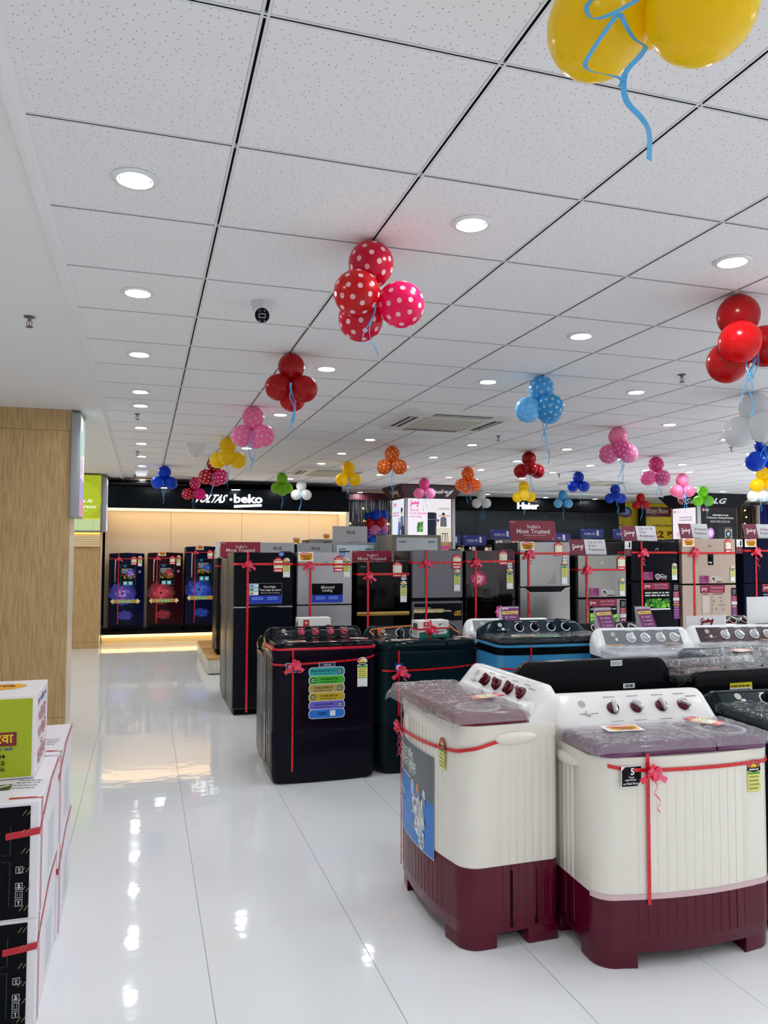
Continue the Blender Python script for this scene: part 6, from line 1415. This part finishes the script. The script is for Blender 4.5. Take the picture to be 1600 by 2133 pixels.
def iron_box(label, x, y, z, rz, w, d_, h, green, ribbon):
    t = thing('iron_carton', label, 'carton', (x, y, z), rz)
    b = MB(); b.box(-w / 2, w / 2, -d_ / 2, d_ / 2, 0, h, M('#e6e4e0', .45), .002, 1); b.build('carton', t)
    d = Dec(-d_ / 2 - .0006, eps=.0002)
    if green: d.poly([(-w / 2 + .001, .001), (w / 2 - .001, .001), (w / 2 - .001, h * .5), (w * .1, h * .42), (-w / 2 + .001, h * .34)], '#16705a')
    d.rect(-w * .35, h * .62, -w * .17, h * .93, '#b4182a'); d.text('H', -w * .29, h * .76, -w * .23, h * .87, '#ffffff', .04); d.text('HAVELLS', -w * .33, h * .66, -w * .19, h * .70, '#ffffff', .01)
    if green:
        d.poly([(-w * .05, h * .18), (w * .42, h * .22), (w * .46, h * .34), (w * .30, h * .62), (w * .12, h * .55), (.0, h * .30)], '#d5dad8'); d.poly([(-w * .05, h * .13), (w * .42, h * .18), (w * .42, h * .23), (-w * .05, h * .19)], '#8f9a98')
        d.stroke([(w * .12, h * .55), (w * .18, h * .75), (w * .34, h * .82), (w * .44, h * .66)], .012, '#c9cdca', 5); d.ell(w * .2, h * .77, w * .035, h * .06, '#4a5654', 10)
        d.rect(w * .10, h * .36, w * .34, h * .40, '#5f6c68')
    else: d.stroke([(w * .08, h * .08), (w * .12, h * .35), (w * .30, h * .62), (w * .46, h * .68), (w * .48, h * .5)], .018, '#a01c30', 6); d.poly([(w * .1, 0.004), (w * .48, .004), (w * .46, h * .3), (w * .25, h * .36)], '#e2dcdc')
    d.build('printed_front', t)
    d = Dec(-w / 2 - .0006, eps=.0002); d.rect(-d_ * .3, h * .5, d_ * .3, h * .85, '#3a3c40'); d.lines(-d_ * .3, h * .15, d_ * .3, h * .4, 3, '#8a8c90', 2); d.build('printed_side', t, Matrix.Rotation(-PI / 2, 4, 'Z'))
    if ribbon:
        b = MB(); P = [(-w / 2 - .003, d_ / 2, h * .5), (-w / 2 - .003, -d_ / 2 - .003, h * .52), (w / 2 + .003, -d_ / 2 - .003, h * .55), (w / 2 + .003, d_ / 2, h * .53)]
        b.strip(P, [Vector((0, 0, .006))] * 4, RED); P = [(-w * .12, -d_ / 2 - .004, 0), (-w * .12, -d_ / 2 - .004, h + .002), (-w * .12, d_ / 2, h + .002)]; b.strip(P, [Vector((.006, 0, 0))] * 3, RED); b.build('ribbon', t)
        bow(t, -w * .12, -d_ / 2 - .016, h * .53, .06, 37, 0)
iron_box('white and green iron carton tied with red ribbon on the teal-black machine', 2.02, 5.36, .918, .12, .245, .12, .125, True, True)
iron_box('white iron carton standing behind the plum-black machine', 1.22, 5.72, .86, 0, .245, .11, .19, False, False)
t = washer('dark twin-tub behind the plum-black one, holding up the white iron carton', 1.20, 5.85, 0, W=.70, D=.44, zt=.80, zs=.34, ztop=.90, r=.06, bulge=.01, low='#101116', up='#101116', lid='#0c0d10', panel='#121218', feet=False, grooves=False, lidh=.055, ring=False, pdep=.10)
# ---- W5 blue
W, D, r, bg = .83, .42, .075, .016
t = washer('bright blue twin-tub with a black band and film-covered lids', 2.705, 4.935, math.radians(-3), W=W, D=D, zt=.905, zs=.34, ztop=1.055, r=r, bulge=bg, low='#2f7fb0', up='#3a8fc2', lid='#10161c', panel='#13232e', pface='#142631', knob='#0d1218', knobtop='#20262c', feet=False, grooves=False, band='#0b0d10', trim='#3f97c8', lidh=.04, gloss=.2, lowrough=.2, ring=False, pdep=.13, pr=.21)
d = Dec(0); 
b = MB(); b.box(.02, W / 2 - .03, -.16, .07, .958, .962, M('#0c0f14', .04, 0, .6), .002, 1); b.build('glass_lid', t)
wrap(t, -W / 2 + .01, W / 2 - .01, -D / 2 - .005, .06, .962, (.03, .03), 12, amp=.010, mat=m_film('#c8d0dc', .02, 1.25))
d = Dec(0, eps=.0001)
for k, c in enumerate(('#2a9a8c', '#4fae2a', '#b8b04a', '#6a70c8')): d.rect(-.30 + .02 * k, -.14 + .05 * k - .1, .06 + .02 * k, -.09 + .05 * k - .1, c)
d.build('lid_sticker', t, Tm(0, .05, .9635) @ ROTX)
body_ribbon(t, W, D, r, bg, [(-.40, .765), (-.3, .757), (-.2, .752), (0, .748), (.2, .748), (.3, .75), (.39, .757)], .011, -.19, (.5, .91))
d = Dec(-D / 2 - bg * .7 - .004); d.rect(-.22, .735, -.16, .775, '#1a3c98'); d.build('emblem_sticker', t)
bow(t, -.19, -D / 2 - bg - .012, .752, .07, 41, 0)
d = Dec(-D / 2 - bg * .5 - .004); d.ell(.305, .775, .042, .042, '#e8e2d0', 20); d.ell(.305, .775, .038, .038, '#8c1420', 20); d.ell(.305, .772, .02, .02, '#e8b81c', 14); d.rect(.27, .742, .34, .757, '#17171a'); d.build('star_label', t)
lay_card('orange offer card on the lid of the bright blue machine', 2.49, 4.80, .974, 0, .16, .06, draw_offer, 0, cat='card', name='offer_card')
# ---- W6, W7 white machines
def white_machine(label, x, y, panel_face, low, seed, ztop=1.03, W=.70):
    t = washer(label, x, y, math.radians(-7), W=W, D=.41, zt=.86, zs=.33, ztop=ztop, r=.07, bulge=.014, low=low, up='#eef0f2', lid='#f0f1f4', panel='#f2f3f4', pface=panel_face, knob='#d9dde0', knobtop='#eef0f2', feet=False, grooves=False, band='#20282c', lidh=.05, ring=False, pdep=.14, pr=.07)
    wrap(t, -W / 2 + .01, W / 2 - .01, -.212, .06, .918, (.035, .04), seed, amp=.010, mat=m_film('#f4f4f8', .18, 1.35)); 
    body_ribbon(t, W, .41, .07, .014, [(-.3, .6), (.3, .6)], .012, -.03, (.6, .80)); return t
white_machine('white twin-tub with a grey control panel, right of the blue one', 3.245, 4.405, '#7c8084', '#5a6068', 15, W=.72)
white_machine('white twin-tub with a plum control panel in front of the white brand placard', 4.02, 4.40, '#3a1626', '#4a1228', 17, W=.76)
white_machine('white twin-tub cut off by the right edge of the picture', 4.83, 4.40, '#2c1a3a', '#3a1a4a', 19, W=.76)
white_machine('white twin-tub whose rounded shoulder shows left of the blue one', 2.80, 5.53, '#8a8e92', '#5a6068', 21, 1.01, .74)
lay_card('price tag on the film of the grey-panelled white machine, front right', 3.42, 4.46, .931, -.35, .12, .055, draw_tag, .02)
lay_card('orange offer card on the film of the grey-panelled white machine', 2.98, 4.46, .931, .1, .13, .055, draw_offer, .02, cat='card', name='offer_card')
lay_card('price tag on the film of the plum-panelled white machine', 4.22, 4.44, .931, -.3, .12, .055, draw_tag, .02)
# ---- machines standing back to front: their dark rears face us
def rear_machine(label, x, y, W, D, zt, ztop, col, rz=PI, seed=0, wrapit=False, lidc='#11191c'):
    t = washer(label, x, y, rz, W=W, D=D, zt=zt, zs=.33, ztop=ztop, r=.06, bulge=.012, low=col, up=col, lid=lidc, panel=col, feet=False, grooves=False, lidh=.05, ring=False, pdep=.13, gloss=.25, lid_rough=.08, pr=.07, knobs=4, knob='#15181c', knobtop='#2a2e34')
    if wrapit: wrap(t, -W / 2 + .01, W / 2 - .01, -D / 2 - .005, D / 2, ztop - .012, (.05, .04), seed, amp=.006, mat=m_film('#c8d0dc', .02, 1.22))
    return t
t = rear_machine('black twin-tub seen from behind, right behind the nearest ivory machine', 2.085, 3.50, .84, .44, .86, 1.03, '#0b0c10', PI)
d = Dec(.222 * -1 - .002, eps=.0002)
d.rect(.08, .995, .145, 1.022, '#e4e6e8'); d.lines(.085, 1.0, .14, 1.017, 2, '#55585c', 2); d.build('rating_label', t, Matrix.Rotation(PI, 4, 'Z')); d = Dec(.222 * -1 - .002, eps=.0002); d.rect(.15, .885, .215, .908, '#e4e6e8'); [d.rect(.158 + .007 * k, .889, .161 + .007 * k + (.002 if k % 3 else 0), .904, '#33363a') for k in range(7)]
d.build('barcode_label', t, Matrix.Rotation(PI, 4, 'Z'))
t = rear_machine('black film-wrapped twin-tub seen from behind with a yellow and white label', 2.96, 3.405, .78, .44, .86, .965, '#0c0f12', PI, 23, True)
d = Dec(-.225, eps=.0002); d.rect(-.18, .845, -.045, .90, '#e8eaec'); d.rect(-.18, .875, -.045, .90, '#e2cf1c'); d.lines(-.175, .88, -.06, .89, 1, '#4a4410', 3, .8); d.lines(-.175, .85, -.05, .872, 2, '#4a4d52', 4, .7); d.build('caution_label', t, Matrix.Rotation(PI, 4, 'Z'))
b = MB(); b.tube([(-.02 - .05 * math.sin(a) * 0 - .2 + .04 * math.cos(a), .245, .83 + .04 * math.sin(a)) for a in [k * .35 for k in range(10)]], .005, M('#0a0a0c', .4), 6); b.tube([(.25, .24, .80), (.255, .26, .83), (.25, .24, .86)], .02, M('#0a0a0c', .4), 8); b.build('drain_hose', t)
t = washer('dark teal film-covered twin-tub beside the nearest ivory machine at the right edge', 2.875, 2.78, math.radians(-6), W=.80, D=.47, zt=.81, zs=.30, ztop=.90, r=.06, bulge=.014, low='#0d1215', up='#11191c', lid='#1a2a2e', panel='#141d20', pface='#1d2a2e', knob='#0f1416', knobtop='#23282c', feet=False, grooves=False, lidh=.045, ring=False, pdep=.12, lid_rough=.05)
wrap(t, -.39, .39, -.24, .11, .86, (.045, .05), 25, amp=.008, mat=m_film('#c8d0dc', .02, 1.22))
lay_card('offer card on the dark teal machine lid at the right edge', 2.80, 2.74, .872, -.15, .17, .09, draw_offer, 0, cat='card', name='offer_card')
t = washer('dark teal twin-tub behind the yellow-labelled machine', 2.78, 3.92, PI, W=.72, D=.36, zt=.84, zs=.33, ztop=.93, pr=.26, r=.06, bulge=.012, low='#132226', up='#14262a', lid='#0a0c0e', panel='#14262a', feet=False, grooves=False, lidh=.05, ring=False, pdep=.11)
t = washer('dark film-wrapped twin-tub with a tag at the right edge, farther row', 3.56, 3.915, 0, W=.74, D=.37, zt=.86, zs=.33, ztop=.95, r=.06, bulge=.012, low='#1d262a', up='#1d262a', lid='#3a4650', panel='#3a4650', feet=False, grooves=False, lidh=.05, ring=False, pdep=.11)
wrap(t, -.36, .36, -.21, .18, .93, (.05, .05), 27, amp=.016, mat=m_film('#8a96a4', .22, 1.25))
lay_card('red and cream price tag on the film-wrapped machine at the right edge', 3.48, 3.88, .952, .3, .15, .08, draw_tag, .05)
t = washer('black twin-tub with a raised dark lid left of the blank white board', 4.92, 5.45, 0, W=.8, D=.46, zt=.885, zs=.34, ztop=.99, r=.06, bulge=.012, low='#0c0d10', up='#0c0d10', lid='#0a0b0e', panel='#0a0b0e', feet=False, grooves=False, lidh=.05, ring=False, pdep=.16, pr=.2)
t = washer('dark twin-tub behind the white ones carrying the purple stand-up cards', 3.605, 5.35, 0, W=.78, D=.46, zt=.86, zs=.34, ztop=.97, r=.06, bulge=.012, low='#15171c', up='#15171c', lid='#101216', panel='#15171c', feet=False, grooves=False, lidh=.05, ring=False, pdep=.12)
# ---- stand-up cards on the machines
def tent(label, x, y, z, w, h, rz, skew):
    t = thing('tent_card', label, 'tent card', (x, y, z), rz)
    sk = Matrix(((1, 0, -skew, 0), (0, 1, .22, 0), (0, 0, 1, 0), (0, 0, 0, 1))); sk2 = Matrix(((1, 0, -skew, 0), (0, 1, -.30, 0), (0, 0, 1, 0), (0, 0, 0, 1)))
    b = MB(); b.box(-w / 2, w / 2, -.03, -.028, 0, h, M('#7a1668', .35)); b.build('front_leaf', t, sk, smooth=False)
    b = MB(); b.box(-w / 2, w / 2, .062, .064, 0, h * .98, M('#e4e2ea', .5)); b.build('back_leaf', t, sk2 , smooth=False)
    b = MB(); s0 = -w / 2 - .001; b.add([(s0, -.03, 0), (s0, .064, 0), (s0 - skew * h, .02, h), (s0 - skew * h, -.03 + .2 * h, h)], [(0, 1, 2, 3)], M('#dcdae4', .5)); b.build('side_flap', t, smooth=False)
    d = Dec(-.0305, eps=.0002); script_logo(d, -w * .42, h * .87, -w * .1, h * .96, '#f4eef4', .004); d.poly([(-w * .46, h * .68), (w * .38, h * .70), (w * .40, h * .66), (w * .46, h * .82), (-w * .46, h * .80)], '#e8c850'); d.lines(-w * .3, h * .72, w * .3, h * .78, 1, '#8a3a5a', 2)
    for k in range(4): d.text('5', -w * .3, h * (.54 - .14 * k), -w * .2, h * (.61 - .14 * k), '#f0e4f0', .02) if k == 0 else d.ring(-w * .25, h * (.57 - .14 * k), h * .02, h * .032, '#e4d4e4', 10); d.lines(-w * .1, h * (.54 - .14 * k), w * .32, h * (.61 - .14 * k), 2, '#d8b8d4', k + 4)
    d.build('print', t, sk)
tent('purple stand-up card behind the blue machine, leftmost of the three', 2.70, 5.42, .935, .15, .19, 0, .0)
tent('purple stand-up card behind the grey-panelled white machine', 3.48, 5.30, .913, .145, .20, 0, .20)
tent('purple stand-up card leaning right of the others, before the lettuce poster', 3.875, 5.32, .913, .135, .20, 0, .26)
def placard(label, x, y, z, w, h, draw=None):
    t = thing('placard', label, 'placard', (x, y, z))
    b = MB(); b.box(-w / 2, w / 2, 0, .006, 0, h, M('#ecebec', .45)); b.box(-w * .3, w * .3, 0, .09, 0, .006, M('#ecebec', .45)); b.build('board', t, smooth=False)
    if draw: d = Dec(-.001, eps=.0002); draw(d, w, h); d.build('lettering', t)
placard('white placard with a maroon script name behind the plum-panelled machine', 4.27, 5.13, .918, .38, .125, lambda d, w, h: script_logo(d, -w * .14, h * .38, w * .17, h * .88, '#a8203c', .010))
placard('blank white board at the right edge before the dark navy fridge', 5.075, 5.34, .939, .43, .23)
t = washer('grey twin-tub under the white script placard, mostly hidden', 4.27, 5.20, 0, W=.46, D=.44, zt=.865, zs=.34, ztop=.90, r=.05, bulge=.01, low='#2a2c30', up='#2a2c30', lid='#2a2c30', panel='#2a2c30', feet=False, grooves=False, lidh=.05, ring=False, pdep=.06)
lay_card('price tag just right of the white script placard', 4.64, 5.30, .946, .1, .16, .06, draw_tag, .25)

# ================================================================ CARTONS AT THE LEFT EDGE
wh = M('#efeaf0', .45); bk = M('#0c0d12', .5); TAPE = M('#c3122a', .2, 0, .6)
def carton(label, x1, y0, z0, w, dep, h, top):
    t = thing('appliance_carton', label, 'carton', (x1, y0, z0), 0, 'stacked appliance cartons')
    b = MB(); b.box(-w, 0, .0015, dep, 0, h, wh, .003, 1); b.build('carton', t)
    b = MB(); b.box(-w + .002, -.028, -.0006, .003, .006, h - .012, bk); b.build('black_front', t, smooth=False)
    d = Dec(-.0012, eps=.0002)
    for k in range(5): d.rect(-.068, .045 + .026 * k, -.046, .067 + .026 * k, '#b8bcc4') if k != 3 else None; d.rect(-.066, .047 + .026 * k, -.048, .065 + .026 * k, '#10121a') if k != 3 else None
    d.poly([(-.062, .062), (-.052, .062), (-.057, .055)], '#c8ccd4'); d.rect(-.0585, .050, -.0555, .058, '#c8ccd4'); d.rect(-.062, .077, -.0605, .087, '#c8ccd4'); d.rect(-.054, .077, -.0525, .087, '#c8ccd4'); d.rect(-.063, .102, -.051, .107, '#c8ccd4'); d.ell(-.057, .112, .004, .004, '#c8ccd4', 8)
    for q in (.155, .165): d.ring(-.057, q - .002, .002, .004, '#c8ccd4', 10)
    d.stroke([(-.11, .21), (-.085, .21), (-.085, .30)], .0015, '#4a4d56', 1, False); d.stroke([(-.11, .19), (-.085, .19), (-.085, .05)], .0015, '#4a4d56', 1, False)
    d.build('handling_marks', t)
    b = MB(); r = random.Random(int(z0 * 100 + y0 * 7))
    for k in range(6):
        q = .03 + (h - .07) * k / 5; a = -.035 - r.uniform(0, .006)
        for e in (0, .014): b.tube([(a - e, -.003, q), (a - e + .012, -.0035, q + .016)], .0013, M('#b3a27a', .35, .7), 4)
    b.build('staple', t)
    b = MB(); b.strip([(-.10, -.0035, h * .72), (-.03, -.0035, h * .74), (.0015, -.001, h * .75)], [Vector((0, 0, .011))] * 3, TAPE)
    b.strip([(.0025, .0, h * .72), (.0025, dep * .5, h * .98), (.0025, dep, h * 1.0 - .12 * h)][:1] + [(.0025, .004 , h * .74), (.0025, dep * .55, h * .96), (.0025, dep - .004, h * .99)], [Vector((0, 0, .008))] * 4, TAPE)
    b.strip([(.0032, .055, .004), (.0032, .05, h * .5), (.0032, .045, h)] + ([(-.001, .045, h + .002), (-.10, .05, h + .002)] if top else []), [Vector((0, .006, 0))] * (5 if top else 3), TAPE)
    b.build('strapping_tape', t, ang=60)
    b = MB(); b.box(-.0002, .0009, dep * .45, dep * .75, h * .12, h * .6, M('#d3d8dc', .5)); b.build('side_print', t, smooth=False)
    if top:
        d = Dec(0, eps=.0002); d.rect(-.21, -.035, -.115, .035, '#4a4c38'); d.poly([(-.18, -.025), (-.12, .02), (-.13, .03), (-.16, .01), (-.19, .03)], '#e4e4dc'); d.poly([(-.20, -.03), (-.17, -.03), (-.19, .0)], '#d0d0c4'); d.build('top_mark', t, Tm(0, .19, h + .0008) @ ROTX)
        d = Dec(0, eps=.0002); d.lines(-.10, -.06, -.02, .06, 4, '#9a98a2', 6, .35); d.build('top_print', t, Tm(-.01, .20, h + .0008) @ ROTX @ Matrix.Rotation(.2, 4, 'Y'))
    return t
carton('white and black appliance carton, lower one of the nearer stack', -.312, 2.80, 0, .78, .585, .352, False)
carton('white and black appliance carton, upper one of the nearer stack', -.310, 2.79, .3545, .78, .585, .373, True)
carton('white and black appliance carton, lower one of the farther stack', -.306, 3.395, 0, .78, .56, .356, False)
carton('white and black appliance carton, upper one of the farther stack', -.310, 3.39, .3585, .78, .56, .374, True)
t = thing('display_box', 'lime green and white offer box with Hindi lettering on top of the cartons', 'box', (-.362, 3.07, .731))
w, dp, h = .5, .345, .295
b = MB(); b.box(-w, 0, 0, dp, 0, h, M('#f1e9ea', .45), .002, 1); b.build('carton', t)
d = Dec(-.0006, eps=.0002); d.rect(-w + .004, .006, -.012, h - .012, '#a9b80f')
r_ = random.Random(2)
for k in range(14): cx, cz = r_.uniform(-w * .6, -.05), r_.uniform(.03, h - .05); d.stroke([(cx + .025 * math.cos(a) * a / 6, cz + .025 * math.sin(a) * a / 6) for a in [q * .6 for q in range(10)]], .0016, '#b9c63a', 2)
d.rect(-w * .9, .118, -.062, .166, '#7e1526'); d.text('परवा', -.155, .128, -.073, .158, '#f2cf1c', .02); d.text('संपर्क करें', -.165, .098, -.074, .114, '#1a2f9a', .015)
for s, z, a in (('8084', .075, -.15), ('1802', .052, -.15), ('in', .030, -.112)): d.text(s, a, z, -.098, z + .014, '#15180a', .015)
d.rect(-.16, .070, -.098, .0707, '#5a6410'); d.rect(-.16, .047, -.098, .0477, '#5a6410'); d.build('front_print', t)
d = Dec(0, eps=.0002); d.poly(rrect(-.42, -.06, .09, .22, (.03, .08, .05, .05)), '#f3b212'); d.rect(-.36, .188, -.11, .203, '#d03a1c'); d.text('OPENING', -.40, .148, -.10, .182, '#1b1208', .02); d.text('OFFER', -.34, .105, -.16, .138, '#1b1208', .02); d.build('top_print', t, Tm(0, .04, h + .0006) @ ROTX)
d = Dec(-.0006, eps=.0002); d.text('हर खरीद पर', .05, h - .05, .30, h - .02, '#2448a8', .02)
for s, z, q in (('जीते', .175, .055), ('करोड़ों', .11, .06), ('के', .085, .02), ('इनाम', .02, .055)): d.text(s, .07 if s != 'के' else .14, z, .29 if s != 'के' else .2, z + q, '#c43a52', .05); d.text(s, .07 if s != 'के' else .14, z, .29 if s != 'के' else .2, z + q, '#f0d4d8', .0)
d.build('side_print', t, Matrix.Rotation(PI / 2, 4, 'Z'))
